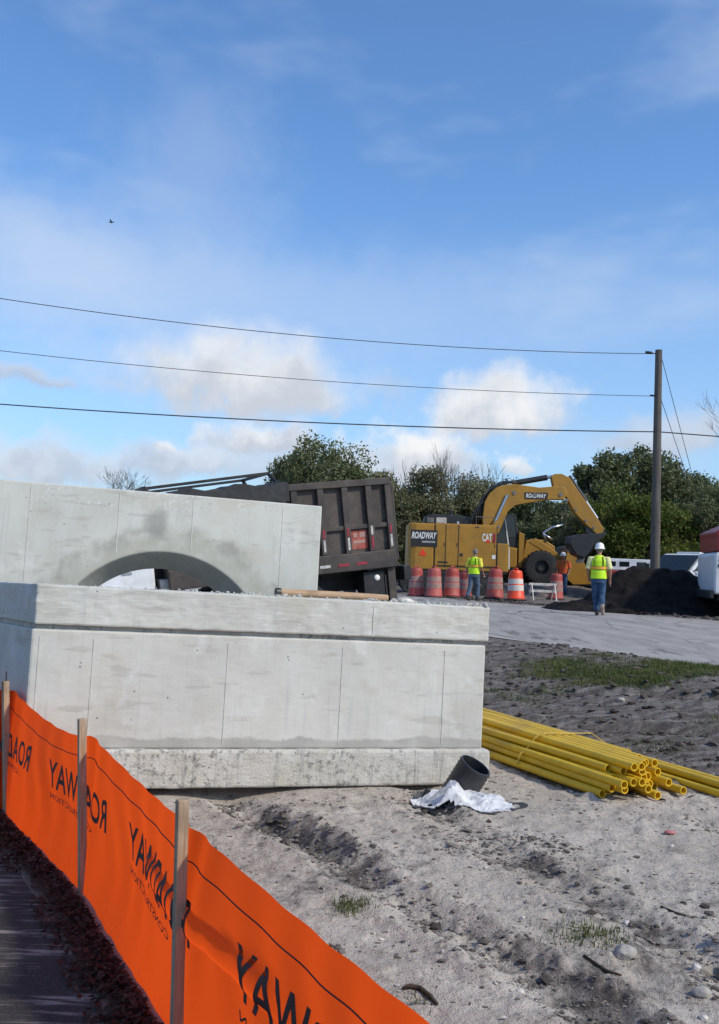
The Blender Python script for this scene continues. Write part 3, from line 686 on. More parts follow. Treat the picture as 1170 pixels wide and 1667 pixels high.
# ------------------------------------------------------------------ silt fence
def fence():
    root = thing('silt_fence', 'orange fabric silt fence on wooden stakes with dark mirrored lettering', 'fence')
    P = [Vector((a, b, 0)) for a, b in FP]; P.insert(0, Vector((.95, .25, 0)))
    seg = [(P[i + 1] - P[i]).length for i in range(len(P) - 1)]; cum = [0]
    for l in seg: cum.append(cum[-1] + l)
    tops = [.70, .70, .69, .715, .725, .73, .73]
    Ltot = cum[-1]
    def pos(u):
        u = min(max(u, 0), Ltot - 1e-6); i = max(j for j in range(len(seg)) if cum[j] <= u); f = (u - cum[i]) / seg[i]
        return P[i].lerp(P[i + 1], f), (P[i + 1] - P[i]).normalized(), i, f
    UR0 = cum[2] - .70; UR1 = cum[2] + .66        # bulge along a pole leaning behind the fabric
    def surf(u, v):                               # v = 0 ground .. 1 top edge
        p, d, i, f = pos(u); nr = Vector((-d.y, d.x, 0))      # towards the camera side
        top = tops[i] * (1 - f) + tops[i + 1] * f - (.055 if i != 3 else .085) * 4 * f * (1 - f)
        z = v * top - .03 * (1 - v)
        off = -.030 + .020 * math.sin(u * 2.1 + 1.3) * math.sin(PI * v) + .010 * math.sin(u * 5.3 + v * 3) * math.sin(PI * v)
        off += -.045 * 4 * f * (1 - f) * (v ** 1.5) + .012 * (1 - v) ** 2
        off += .004 * math.sin(u * 23 + 3 * math.sin(v * 5)) * (1 - abs(2 * f - 1)) + .011 * math.sin(u * 31 + 5 * v) * math.exp(-(min(f, 1 - f) * seg[i] / .16) ** 2) * v
        k = max(0, min(1, (u - UR0) / .10)) * max(0, min(1, (UR1 - u) / .08))
        zr = .415 - .012 * (u - UR0)
        if k > 0:
            q = z - zr
            b = 0
            if abs(q) < .04: b = .016 * math.sqrt(1 - (q / .04) ** 2)
            off += b * k
        return p + nr * off + Vector((0, 0, z)), nr
    us = np.arange(.0, Ltot, .022); vsn = np.concatenate([np.linspace(0, .48, 11), np.linspace(.50, .70, 25), np.linspace(.74, 1, 8)])
    G = [[surf(u, v)[0] for v in vsn] for u in us]
    verts = [p for row in G for p in row]; m = len(vsn)
    faces = [(i * m + j, (i + 1) * m + j, (i + 1) * m + j + 1, i * m + j + 1) for i in range(len(us) - 1) for j in range(m - 1)]
    fab = MB().add(verts, faces).build('fabric', 'orange_fabric', root, smooth=True)
    MB().tube([surf(u, .86)[0] + surf(u, .86)[1] * .003 for u in np.arange(0, Ltot, .04)], .0022, 5).build('stitch_line', 'thread', fab)
    # lettering seen from behind: mirrored
    def letters(txt, u0, u1, z0, z1, name, off):
        bm = text_geo(txt, off, .22, 1.02)
        for c_ in np.arange(.02, 1, .03): bmesh.ops.bisect_plane(bm, geom=bm.verts[:] + bm.edges[:] + bm.faces[:], plane_co=(c_, 0, 0), plane_no=(1, 0, 0))
        if z1 - z0 > .08:
            for c_ in np.arange(.04, 1, .08): bmesh.ops.bisect_plane(bm, geom=bm.verts[:] + bm.edges[:] + bm.faces[:], plane_co=(0, c_, 0), plane_no=(0, 1, 0))
        bm.verts.index_update(); vs = []
        for v in bm.verts:
            u = u0 + (u1 - u0) * v.co.x; z = z0 + (z1 - z0) * v.co.y
            p, d, i, f = pos(u); top = tops[i] * (1 - f) + tops[i + 1] * f - (.055 if i != 3 else .085) * 4 * f * (1 - f)
            q, nr = surf(u, (z + .03) / (top + .03)); vs.append(q + nr * .0035)
        fs = [tuple(v.index for v in f.verts) for f in bm.faces]; bm.free()
        MB().add(vs, fs).build(name, 'ink', fab)
    # start of the word (R) lies nearest the camera end of each repeat, its end (Y) farthest
    Ufar = [cum[2] - .40 + 1.38 * k for k in range(5)]
    for uf in Ufar:
        letters('ROADWAY', uf - 1.06, uf, .34, .475, 'lettering', .018)
        letters('CONSTRUCTION', uf - .83, uf - .06, .287, .313, 'small_lettering', .008)
    # stakes on the camera side
    lean = [(0, 0), (0, 0), (-.028, .0), (-.06, .0), (-.07, 0), (-.03, 0), (0, 0)]
    for i in range(1, len(P)):
        d = (P[min(i + 1, len(P) - 1)] - P[i - 1]).normalized(); nr = Vector((-d.y, d.x, 0)); b = P[i] + nr * .022 + Vector((-lean[i][0] * .9, 0, 0)); tp = P[i] + nr * .012 + Vector((lean[i][0] * .1, 0, (.79 if i > 1 else .72) + .012 * math.sin(i * 3)))
        st = MB().bar(b - Vector((0, 0, .12)), tp, .036, .036, up=nr).build('stake', 'stake_wood', root, bevel=.003)
        for zz in (.12, .36, .60):
            q = b.lerp(tp, (zz + .0) / tp.z) + nr * .0185; MB().box(q, (.012, .003, .002), Matrix((d, nr, Vector((0, 0, 1)))).transposed()).build('staple', 'bare_steel', st)
        if i == 4:
            for q in (-.028, .004): MB().tube([tp + Vector((q * 1.3, 0, -.03)), tp + Vector((q * 1.3 - .002, .0, .055 + q))], .004, 6).build('nail', 'wire_black', st)
fence()

# ------------------------------------------------------------------ yellow pipes, black pipe, cloth
def pipes():
    ax = Vector((-.415, .91, 0)).normalized(); sd = Vector((ax.y, -ax.x, 0))       # along, and to the right
    e0 = at(985, 1296, 6.45); e0.z = .0
    rad = .0275; Lp = 5.8
    ring = [(rad, Lp * k / 9) for k in range(10)] + [(rad - .006, Lp * k / 3) for k in (3, 2, 1, 0)]
    M0 = Matrix((Vector((sd.x, sd.y, 0)), Vector((0, 0, 1)), ax)).transposed()       # local z runs along the pipe
    metas = []
    for amp in (0, .018, -.018, .010):
        b = MB().lathe(ring, 14, None, closed=True); b.v = [(x + amp * math.sin(z * 1.3 + amp * 40), y + abs(amp) * .25 * math.sin(z * 1.7), z) for x, y, z in b.v]; me = b.mesh('pipe')
        me.polygons.foreach_set('use_smooth', [True] * len(me.polygons)); me.set_sharp_from_angle(angle=R(40)); me.materials.append(MATS['yellow_pipe']); metas.append(me)
    rnd = random.Random(5); spots = []
    rows = [(0, 12), (.5, 11), (0, 10), (.6, 9), (1.1, 6)]
    for k, (sh, cnt) in enumerate(rows):
        for i in range(cnt):
            a = (sh + i + (.45 if k == 2 else .9 if k == 3 else 1.4 if k == 4 else 0)) * rad * 2.04; z = rad + k * rad * 1.76
            spots.append((a, z, rnd.uniform(-.17, .15) + .07 * k * (i / cnt - .2) + (i / cnt) * .10, .0))
    gz = max(hz(e0.x + ax.x * t + sd.x * a, e0.y + ax.y * t + sd.y * a) for t in (0, .3, .7, 1.2) for a in (0, .2, .5))
    pitch = (float(base_h(e0.x + ax.x * 4, e0.y + ax.y * 4)) - float(base_h(e0.x, e0.y))) / 4 + .004
    for j, (a, z, st, _) in enumerate(spots):
        o = bpy.data.objects.new('yellow_pipe', metas[rnd.randrange(4)] if z > .15 else metas[0]); C.objects.link(o)
        jit = Matrix.Rotation(rnd.uniform(-.009, .009), 4, 'Y')
        o.matrix_world = Matrix.Translation(e0 + sd * a + ax * st + Vector((0, 0, gz - .004 + z + st * pitch))) @ M0.to_4x4() @ Matrix.Rotation(-math.atan(pitch), 4, 'X') @ jit
        tag(o, 'yellow plastic pipe in the strapped pile beside the concrete box', 'pipe', 'pile of yellow pipes')
    # longer pipes sticking out to the right
    for j, (a, z, st) in enumerate(((.70, rad, -.42), (.765, rad, -.36), (.83, rad, -.52), (.735, rad * 2.8, -.30), (.80, rad * 2.8, -.60))):
        o = bpy.data.objects.new('yellow_pipe', me); C.objects.link(o)
        p = e0 + sd * (a + .10) + ax * st
        o.matrix_world = Matrix.Translation(p + Vector((0, 0, gz + z - .006 + st * pitch))) @ M0.to_4x4() @ Matrix.Rotation(-math.atan(pitch), 4, 'X') @ Matrix.Rotation(R(-1.0 + .25 * j), 4, 'Y')
        tag(o, 'yellow plastic pipe reaching past the pile to the right edge', 'pipe', 'long yellow pipes right of the pile')
    # tape round the pile
    w_ = rad * 2.04; T0 = e0 + ax * .95; zz = gz + .95 * pitch
    loop = [(-.037, .03), (-.02, .10), (.045, .155), (.09, .222), (.16, .256), (.52, .256), (.62, .19), (.67, .12), (.67, .04), (.65, .006), (.25, .001), (0, .001), (-.037, .03)]
    MBt = MB(); pts = [T0 + sd * a + ax * (-.25 * a) + Vector((0, 0, zz + z + .004)) for a, z in loop]
    for p, q in zip(pts[:-1], pts[1:]): MBt.bar(p, q, .022, .003, up=(0, 0, 1))
    tag(MBt.build('tape_strap', 'strap_yellow'), 'thin yellow tape tied round the pile of pipes', 'strap')
pipes()

def black_pipe_and_cloth():
    g = at(768, 1270, 6.62); gz = hz(g.x, g.y)
    t = thing('black_pipe', 'short black corrugated pipe leaning against the concrete footing', 'pipe')
    axis = Vector((.10, .10, .95)).normalized(); M = axis.to_track_quat('Z', 'Y').to_matrix()
    axis = Vector((.40, -.20, .75)).normalized(); M = axis.to_track_quat('Z', 'Y').to_matrix()
    prof = []; h = .26; ro = .106; n = 9
    for i in range(n * 2 + 1):
        z = h * i / (n * 2); prof.append((ro + (.005 if i % 2 else -.002), z))
    prof += [(ro - .012, h), (ro - .014, .005)]
    o = MB().lathe(prof, 28, M, closed=True).build('corrugated_tube', 'black_plastic', t, autosmooth=60)
    bp = at(742, 1268, 6.44)
    t.location = (bp.x, bp.y, hz(bp.x, bp.y) - .01)
    # crumpled white sheet
    c = at(762, 1283, 6.18); nx, ny = 34, 24; X = np.linspace(-.33, .30, nx); Y = np.linspace(-.17, .19, ny); XX, YY = np.meshgrid(X, Y)
    ridg = lambda sc, sd_: (1 - np.abs(2.6 * fbm(XX * sc + 3, YY * sc, 2, sd_)).clip(0, 1))
    env = (1 - ss(.55, 1.0, np.hypot(XX / .33, (YY - .02) / .22)))
    zz = (.085 * ridg(4.0, 301) ** 1.1 + .02 * ridg(11, 311) ** 1.2) * (.35 + .65 * env) + .035 * np.exp(-((XX - .02) / .13) ** 2 - ((YY - .06) / .09) ** 2)
    wob = .05 * fbm(XX * 6, YY * 6, 3, 320); PX = c.x + XX * 1.0 + wob + .05 * fbm(XX * 5, YY * 5, 2, 330); PY = c.y + YY + .09 * fbm(XX * 4, YY * 4, 3, 340)
    PZ = height(PX, PY) + .008 + zz
    keep = np.hypot(XX / .31, YY / .19) + .5 * fbm(XX * 7, YY * 7, 3, 350) < 1.08
    idx = -np.ones(XX.size, int); vs = []; fs = []
    for i in range(ny - 1):
        for j in range(nx - 1):
            if keep[i, j] and keep[i + 1, j] and keep[i, j + 1] and keep[i + 1, j + 1]:
                q = []
                for a, b in ((i, j), (i, j + 1), (i + 1, j + 1), (i + 1, j)):
                    k = a * nx + b
                    if idx[k] < 0: idx[k] = len(vs); vs.append((PX[a, b], PY[a, b], PZ[a, b]))
                    q.append(idx[k])
                fs.append(tuple(q))
    o = MB().add(vs, fs).build('crumpled_cloth', 'white_cloth')
    so = o.modifiers.new('solid', 'SOLIDIFY'); so.thickness = .006
    tag(o, 'crumpled dirty white fabric lying before the black pipe', 'cloth')
    pts = [(c.x + .33 * math.cos(a) * (1 + .18 * math.sin(3 * a + 1)), c.y + .03 + .215 * math.sin(a) * (1 + .15 * math.sin(5 * a))) for a in np.linspace(0, 2 * PI, 36, endpoint=False)]
    rings = [[(c.x + (x - c.x) * k, c.y + (y - c.y) * k) for x, y in pts] for k in (1, .8, .55, .3)]; vs = []
    for rg in rings: vs += [(x, y, hz(x, y) + .006 + .012 * math.sin(17 * x) * math.sin(23 * y) ** 2) for x, y in rg]
    fs = [(k * 36 + i, k * 36 + (i + 1) % 36, (k + 1) * 36 + (i + 1) % 36, (k + 1) * 36 + i) for k in range(3) for i in range(36)] + [tuple(range(108, 144))]
    o2 = MB().add(vs, fs).build('black_sheet', 'tarp_black', smooth=True); s2 = o2.modifiers.new('solid', 'SOLIDIFY'); s2.thickness = .004
    tag(o2, 'black plastic sheet spread under the crumpled white fabric', 'sheet')
black_pipe_and_cloth()

# ------------------------------------------------------------------ clods, stones, twigs, litter, grass
def lump_mesh(pts, sizes, name, mat, rng, flat=.7, label=None, cat=None):
    base = np.array([(0, 0, 1), (.89, 0, .45), (.28, .85, .45), (-.72, .53, .45), (-.72, -.53, .45), (.28, -.85, .45), (.72, .53, -.45), (-.28, .85, -.45), (-.89, 0, -.45), (-.28, -.85, -.45), (.72, -.53, -.45), (0, 0, -1)])
    fc = np.array([(0, 1, 2), (0, 2, 3), (0, 3, 4), (0, 4, 5), (0, 5, 1), (1, 6, 2), (2, 7, 3), (3, 8, 4), (4, 9, 5), (5, 10, 1), (2, 6, 7), (3, 7, 8), (4, 8, 9), (5, 9, 10), (1, 10, 6), (6, 11, 7), (7, 11, 8), (8, 11, 9), (9, 11, 10), (10, 11, 6)])
    n = len(pts); j = rng.uniform(.45, 1.5, (n, 12, 1)); v = base[None] * j
    a = rng.uniform(0, 2 * PI, n); ca, sa = np.cos(a), np.sin(a)
    st = rng.uniform(.6, 1.5, (n, 1)); v[:, :, 0] *= st
    x = v[:, :, 0] * ca[:, None] - v[:, :, 1] * sa[:, None]; y = v[:, :, 0] * sa[:, None] + v[:, :, 1] * ca[:, None]
    v = np.stack([x, y, v[:, :, 2] * flat * rng.uniform(.6, 1.2, (n, 1))], -1) * sizes[:, None, None] + pts[:, None, :]
    f = (fc[None] + (np.arange(n) * 12)[:, None, None]).reshape(-1, 3)
    me = bpy.data.meshes.new(name); me.from_pydata(v.reshape(-1, 3).tolist(), [], f.tolist()); me.update()
    o = link(name, me, mat); return tag(o, label, cat, kind='stuff')
def scatter(n, rng, dens, region):
    x0, x1, y0, y1 = region; x = rng.uniform(x0, x1, n); y = rng.uniform(y0, y1, n)
    k = (rng.uniform(0, 1, n) < dens(x, y)) & (fence_d(x, y) > .05) & (road_n(x, y) < RN0 + .2)
    u, v = box_uv(x, y); k &= ~((u > -.7) & (u < 3.06) & (v > -.06) & (v < 2))
    k &= np.abs(x) < y * .40 + .3
    return x[k], y[k]
def debris():
    rng = np.random.default_rng(3)
    def dens(x, y):
        _, m = rut_profile(x, y); return np.clip(.02 + .55 * m + .5 * ss(.12, .5, fbm(x * 1.3, y * 1.3, 4, 121)), 0, 1)
    x, y = scatter(110000, rng, dens, (-1.2, 3.0, 2.6, 8.0)); s = .0018 + .014 * rng.random(len(x)) ** 8.0 + .0035 * rng.random(len(x))
    lump_mesh(np.stack([x, y, height(x, y) + s * .25], -1), s, 'soil_clods', 'clod', rng, .45, 'small clods of grey soil strewn over the sand', 'soil')
    def dens2(x, y):
        _, m = rut_profile(x, y); return np.clip(.75 * m ** 1.5 + .35 * ss(.2, .5, fbm(x * 1.1, y * 1.1, 4, 131)) + .3 * ss(4.5, 6, road_n(x, y)), 0, 1)
    x, y = scatter(50000, rng, dens2, (-1.2, 6.5, 2.6, 14)); s = .003 + .028 * rng.random(len(x)) ** 6.0
    s *= np.where(y > 7, 1.4, 1.0)
    lump_mesh(np.stack([x, y, height(x, y) + s * .2], -1), s, 'dark_clods', 'clod_dark', rng, .5, 'darker damp clods of soil along the wheel ruts', 'soil')
    x, y = scatter(5000, rng, lambda x, y: .10 + .3 * ss(0, .4, fbm(x * 2, y * 2, 3, 141)), (-1.2, 4, 2.6, 9)); s = .002 + .010 * rng.random(len(x)) ** 5
    lump_mesh(np.stack([x, y, height(x, y) + s * .4], -1), s, 'pebbles', 'pebble', rng, .7, 'tiny white pebbles and shell bits on the sand', 'pebbles')
    # dark chips of bark and root
    x, y = scatter(26000, rng, lambda x, y: np.clip(.05 + .5 * ss(.0, .45, fbm(x * 1.4, y * 1.4, 4, 161)), 0, 1), (-1.2, 4, 2.6, 9)); n = len(x); s = .003 + .016 * rng.random(n) ** 4; a = rng.normal(.4, .7, n); z = height(x, y)
    q = np.array([(-1, -.16, 0), (1, -.13, 0), (.9, .16, .12), (-.9, .13, .12), (0, 0, .3)]); ca, sa = np.cos(a)[:, None], np.sin(a)[:, None]
    v = np.stack([x[:, None] + (q[None, :, 0] * ca - q[None, :, 1] * sa) * s[:, None], y[:, None] + (q[None, :, 0] * sa + q[None, :, 1] * ca) * s[:, None], z[:, None] + q[None, :, 2] * s[:, None] + .001], -1).reshape(-1, 3)
    f = (np.arange(n)[:, None, None] * 5 + np.array([(0, 1, 4), (1, 2, 4), (2, 3, 4), (3, 0, 4)])[None]).reshape(-1, 3); me = bpy.data.meshes.new('bark_chips'); me.from_pydata(v.tolist(), [], f.tolist()); me.update()
    tag(link('bark_chips', me, 'twig'), 'dark chips of bark and root scattered over the sand', 'debris', kind='stuff')
    # leaf litter between path and fence
    n = 13000; sdist = rng.uniform(-.5, 8.5, n); d = -.01 - .22 * rng.random(n) ** 1.4
    d = d + np.interp(sdist, FS, FO); x = .27 + .878 * d - .479 * sdist; y = 1.55 + .479 * d + .878 * sdist; d = fence_d(x, y)
    k = rng.random(n) < np.clip(1.2 + d * 4.2 + 1.2 * fbm(x * 3, y * 3, 3, 151), .02, 1); x, y = x[k], y[k]; n = len(x)
    z = np.maximum(height(x, y), -.004) + .004 + .018 * rng.random(n); sz = rng.uniform(.006, .018, n); a = rng.uniform(0, 2 * PI, n); tl = rng.uniform(-.7, .7, (n, 2))
    q = np.array([(-1, 0, 0), (-.2, -.55, .12), (1, 0, 0), (.1, .55, .12)]); V = []
    ca, sa = np.cos(a), np.sin(a)
    X = (q[None, :, 0] * ca[:, None] - q[None, :, 1] * sa[:, None]) * sz[:, None]; Y = (q[None, :, 0] * sa[:, None] + q[None, :, 1] * ca[:, None]) * sz[:, None]
    Z = X * tl[:, :1] + Y * tl[:, 1:] + q[None, :, 2] * sz[:, None]
    v = np.stack([X + x[:, None], Y + y[:, None], Z + z[:, None]], -1).reshape(-1, 3); me = bpy.data.meshes.new('leaf_litter')
    me.from_pydata(v.tolist(), [], (np.arange(n)[:, None] * 4 + np.arange(4)[None]).tolist()); me.update()
    tag(link('leaf_litter', me, 'litter_leaf'), 'brown dead leaves heaped along the foot of the fence', 'leaves', kind='stuff')
    # grass
    def blades(x, y, hmin, hmax, wd, name, label):
        n = len(x); z = height(x, y); h = rng.uniform(hmin, hmax, n); a = rng.uniform(0, 2 * PI, n); ln = rng.uniform(.1, .9, n) * h; b = a + PI / 2
        p0 = np.stack([x - np.cos(b) * wd, y - np.sin(b) * wd, z - .005], -1); p1 = np.stack([x + np.cos(b) * wd, y + np.sin(b) * wd, z - .005], -1)
        p2 = np.stack([x + np.cos(a) * ln, y + np.sin(a) * ln, z + h], -1)
        me = bpy.data.meshes.new(name); me.from_pydata(np.stack([p0, p1, p2], 1).reshape(-1, 3).tolist(), [], np.arange(3 * n).reshape(-1, 3).tolist()); me.update()
        return tag(link(name, me, 'grass_blade'), label, 'grass', kind='stuff')
    n = 110000; x = rng.uniform(1.2, 5.5, n); y = rng.uniform(8.5, 13.8, n); _, _, g, _ = height(x, y, True); k = (rng.random(n) < g * .65) & (road_n(x, y) < RN0 - .02); blades(x[k], y[k], .015, .055, .0045, 'grass', 'thin green grass patch on the dark soil by the road')
    for (px, py, nn, sp, lab) in ((570, 1478, 260, .045, 'small green weed tuft in the sand near the fence top'), (962, 1527, 420, .07, 'small green weed tuft in the dark rut at right'), (680, 1630, 50, .03, 'tiny green sprout on the sand beside the fence top'), (1060, 1215, 500, .16, 'low green weeds behind the yellow pipes'), (60, 1340, 500, .07, 'green weeds at the foot of the second stake')):
        if 'stake' in lab: c = Vector((-1.95, 5.45, 0))
        else: c = ground_hit(px, py)
        x = c.x + rng.normal(0, sp, nn); y = c.y + rng.normal(0, sp, nn); blades(x, y, .01, .035, .003, 'weed_tuft', lab)
    # individual stones
    rs = random.Random(9)
    for px, py, r_, lab in ((1017, 1562, .040, 'large pale stone by the green weed in the rut'), (1142, 1618, .028, 'pale round stone near the lower right corner'), (1133, 1577, .017, 'small flat stone above the corner stone at right'), (846, 1610, .014, 'small white stone left of the largest stone'), (1020, 1498, .016, 'white stone above the largest pale stone'), (1148, 1290, .016, 'white pebble right of the pipe ends'), (1145, 1655, .013, 'small pale stone in the lower right corner'), (1010, 1143, .035, 'white lump of debris on the dark soil by the grass'), (790, 1412, .009, 'tiny white stone in the open sand')):
        c = ground_hit(px, py); b = MB(); b.ell((0, 0, 0), (r_ * 1.2, r_, r_ * .8), 10, 7); b.ell((r_ * .6, r_ * .3, -.1 * r_), (r_ * .7, r_ * .6, r_ * .6), 8, 6)
        b.v = [tuple(np.array(v) * rs.uniform(.82, 1.15)) for v in b.v]
        o = link('stone', remeshed(b, r_ * .22, 1), 'stone' if r_ > .02 else 'pebble'); o.location = (c.x, c.y, hz(c.x, c.y) + r_ * .35); tag(o, lab, 'stone', 'loose stones on the sand')
    for pts, r_, lab in ((((655, 1610), (668, 1607), (684, 1612), (700, 1622), (712, 1636)), .009, 'dark curled twig lying beside the fence top'), (((1075, 1480), (1100, 1490), (1130, 1500)), .006, 'thin dark stick at right edge of the sand'), (((950, 1560), (985, 1580), (1010, 1596)), .008, 'dark stick beside the largest pale stone'), (((745, 1374), (760, 1367), (782, 1370)), .006, 'short dark twig on open sand')):
        ps = []
        for a, b in pts:
            c = ground_hit(a, b); ps.append((c.x, c.y, hz(c.x, c.y) + r_ * .8))
        m_ = MB().tube(ps, [r_ * .6] + [r_] * (len(ps) - 2) + [r_ * .5], 7); tag(m_.build('twig', 'twig', smooth=True), lab, 'twig', 'twigs on the sand')
    c = ground_hit(1090, 1362); b = MB(); b.ell((0, 0, .01), (.035, .022, .012), 10, 6); b.box((.02, .01, .012), (.05, .02, .006), Euler((.3, .2, .5)).to_matrix())
    o = link('plastic_scrap', remeshed(b, .006, 1), 'pink_plastic'); o.location = (c.x, c.y, hz(c.x, c.y)); tag(o, 'small pink plastic scrap on the sand below the pipes', 'litter')
debris()

# ------------------------------------------------------------------ wheels
def wheel(parent, x, y, z, r_, wd, face=-1, rim_mat='white_paint', lugs=True, hub=.5):
    """wheel with its axle along local y; face = side that shows the rim"""
    M = Matrix.Rotation(PI / 2, 3, 'X')
    pr = [(r_ * hub, -wd * .42), (r_ * .82, -wd * .5), (r_ * .95, -wd * .46), (r_, -wd * .32), (r_, wd * .32), (r_ * .95, wd * .46), (r_ * .82, wd * .5), (r_ * hub, wd * .42)]
    o = MB().lathe(pr, 28, M, closed=True).build('wheel', 'rubber', parent, autosmooth=35); o.location = (x, y, z)
    MB().lathe([(0, -wd * .22), (r_ * hub * .45, -wd * .26), (r_ * hub * .5, -wd * .16), (r_ * hub * .9, -wd * .12), (r_ * hub * 1.02, -wd * .40), (r_ * hub * 1.02, wd * .40), (r_ * hub * .9, wd * .12), (r_ * hub * .5, wd * .16), (r_ * hub * .45, wd * .26), (0, wd * .22)], 20, M).build('rim', rim_mat, o, autosmooth=35)
    if lugs:
        b = MB()
        for k in range(24):
            a = 2 * PI * k / 24; c, s_ = math.cos(a), math.sin(a)
            for sd in (-1, 1): b.box((c * r_, sd * wd * .24, s_ * r_), (.05, wd * .42, .05), Matrix.Rotation(-a - sd * .0, 3, 'Y'))
        b.build('tread', 'rubber', o)
    return o

# ------------------------------------------------------------------ dump truck
def dump_truck():
    rear = at(655, 920, 18.0); fx = Vector((-.935, -.355, 0)).normalized(); pitch = R(7.6)
    yaw = math.atan2(fx.y, fx.x)
    gz = float(base_h(rear.x, rear.y))
    Mt = Matrix.Translation((rear.x, rear.y, rear.z - 1.13)) @ Matrix.Rotation(yaw, 4, 'Z') @ Matrix.Rotation(pitch, 4, 'Y') @ Matrix.Translation((0, -1.22, 0))
    t = thing('dump_truck', 'dump truck with rusty brown ribbed bed and white cab behind the concrete', 'truck', M=Mt)
    L, z0, z1 = 4.1, 1.13, 2.72
    b = MB().span((.0, -1.20, z0), (L, -1.12, z1)); b.span((0, 1.08, z0), (L, 1.16, z1)); b.span((L - .06, -1.12, z0), (L, 1.08, z1 - .02)); b.span((0, -1.12, z0), (L - .06, 1.08, z0 + .08))
    b.build('bed', 'rust_panel', t, bevel=.008)
    ys = 1.16
    MB().span((-.03, ys + .002, z1 - .10), (L, ys + .10, z1 + .02)).build('top_rail', 'rust_brown', t, bevel=.01)
    MB().span((-.03, ys + .002, z0 - .02), (L, ys + .10, z0 + .30)).build('bottom_rail', 'rust_brown', t, bevel=.015)
    MB().span((.05, ys + .002, z0 + .72), (L, ys + .060, z0 + .80)).build('middle_rail', 'rust_brown', t, bevel=.01)
    for x in (-.02, .34, .80, 1.26, 1.75, 2.3, 2.9, 3.5):
        wd = .12 if x > 0 else .10
        MB().prism([(x, z0 + .30), (x + wd, z0 + .30), (x + wd, z1 - .10), (x, z1 - .10)], ys + .002, ys + .085).build('rib', 'rust_brown', t, bevel=.012)
    MB().span((-.09, -1.2, z0 + .05), (-.002, 1.16, z1 - .04)).build('tailgate', 'rust_brown', t, bevel=.01)
    for yy in (-1.1, 0, 1.1): MB().span((-.13, yy - .05, z0 + .1), (-.092, yy + .05, z1 - .08)).build('tailgate_rib', 'rust_brown', t, bevel=.008)
    MB().span((.47, ys + .003, z0 + .36), (.78, ys + .012, z0 + .70)).build('warning_sign', 'red_sign', t)
    for xa, xb, za, zb_ in ((.50, .62, .57, .66), (.66, .74, .58, .65), (.52, .75, .47, .52)): MB().span((xa, ys + .013, z0 + za), (xb, ys + .016, z0 + zb_)).build('worn_print', 'band_faded', t)
    for x, c_ in ((.40, 'reflector_red'), (.86, 'reflector_white'), (1.32, 'reflector_white'), (1.81, 'reflector_red'), (.03, 'reflector_white')):
        MB().span((x - .02, ys + .087, z0 + .36), (x + .02, ys + .093, z0 + .58)).build('reflector', c_, t)
        MB().span((x - .02, ys + .087, z0 + .60), (x + .02, ys + .093, z0 + .76)).build('reflector', 'reflector_white' if c_ == 'reflector_red' else 'reflector_red', t)
    for x in (.9, 1.25, .55): MB().span((x, ys + .102, z0 + .08), (x + .2, ys + .107, z0 + .13)).build('marker_strip', 'reflector_white' if x > 1 else 'reflector_red', t)
    # tarp frame over the front of the bed
    tf = MB(); tf.bar((2.15, .9, 2.98), (4.35, .9, 2.86), .05); tf.bar((2.15, -.9, 2.98), (4.35, -.9, 2.86), .05); tf.bar((2.15, -.9, 2.98), (2.15, .9, 2.98), .05); tf.bar((4.35, -.95, 2.86), (4.35, .95, 2.86), .07); tf.bar((2.15, .9, 2.98), (1.98, 1.05, 2.70), .05); tf.bar((2.15, -.9, 2.98), (1.98, -1.05, 2.70), .05)
    tf.bar((4.3, .9, 2.86), (4.3, 1.05, 2.2), .06)
    tf.build('tarp_frame', 'dark_steel', t)
    n = 14; vs = []; fs = []
    for i in range(n):
        for j in range(9):
            x = 1.9 + 2.42 * i / (n - 1); y = -1.15 + 2.3 * j / 8; vs.append((x, y, 2.80 - .02 * (x - 1.9) - .05 * math.cos(y * 1.3) ** 2 + .045 * math.sin(i * 1.3 + j) - (.05 if i == 0 else 0)))
    for i in range(n - 1):
        for j in range(8): fs.append((i * 9 + j, (i + 1) * 9 + j, (i + 1) * 9 + j + 1, i * 9 + j + 1))
    for j0 in (0, 8):      # skirts hanging over the sides
        for i in range(n - 1):
            a, c = vs[i * 9 + j0], vs[(i + 1) * 9 + j0]; k = len(vs); o_ = .125 if j0 == 8 else -.10
            vs += [(a[0], a[1] + o_, a[2] - .02), (c[0], c[1] + o_, c[2] - .02), (a[0], a[1] + o_, 2.45), (c[0], c[1] + o_, 2.45)]
            fs += [(i * 9 + j0, (i + 1) * 9 + j0, k + 1, k), (k, k + 1, k + 3, k + 2)]
    MB().add(vs, fs).build('tarp', 'tarp_black', t)
    # chassis
    ch = MB(); ch.span((-.25, -.45, .72), (6.9, -.33, .98)); ch.span((-.25, .33, .72), (6.9, .45, .98))
    for x in (-.2, 1.5, 3.2, 4.4): ch.span((x, -.33, .76), (x + .1, .33, .92))
    ch.span((.3, -.6, .98), (1.2, -.3, 1.12)); ch.span((.3, .3, .98), (1.2, .6, 1.12)); ch.build('chassis', 'dark_steel', t)
    MB().span((-.34, -1.15, .84), (-.20, 1.15, 1.10)).build('rear_beam', 'dark_steel', t, bevel=.01)
    MB().span((-.02, 1.04, .18), (.13, 1.17, 1.10)).build('rear_post', 'rust_brown', t, bevel=.008)
    MB().span((.16, .50, .20), (.19, 1.15, .98)).build('mud_flap', 'rubber', t)
    MB().span((.16, -1.15, .20), (.19, -.50, .98)).build('mud_flap', 'rubber', t)
    MB().span((.20, .75, .50), (.60, 1.14, 1.06)).build('side_box', 'dark_steel', t, bevel=.01)
    MB().lathe([(0, 0), (.05, .005), (.058, -.02), (.058, -.06)][::-1], 16, Matrix.Rotation(-PI / 2, 3, 'X')).build('side_lamp', 'lamp_white', t, smooth=True).location = (.34, 1.155, .94)
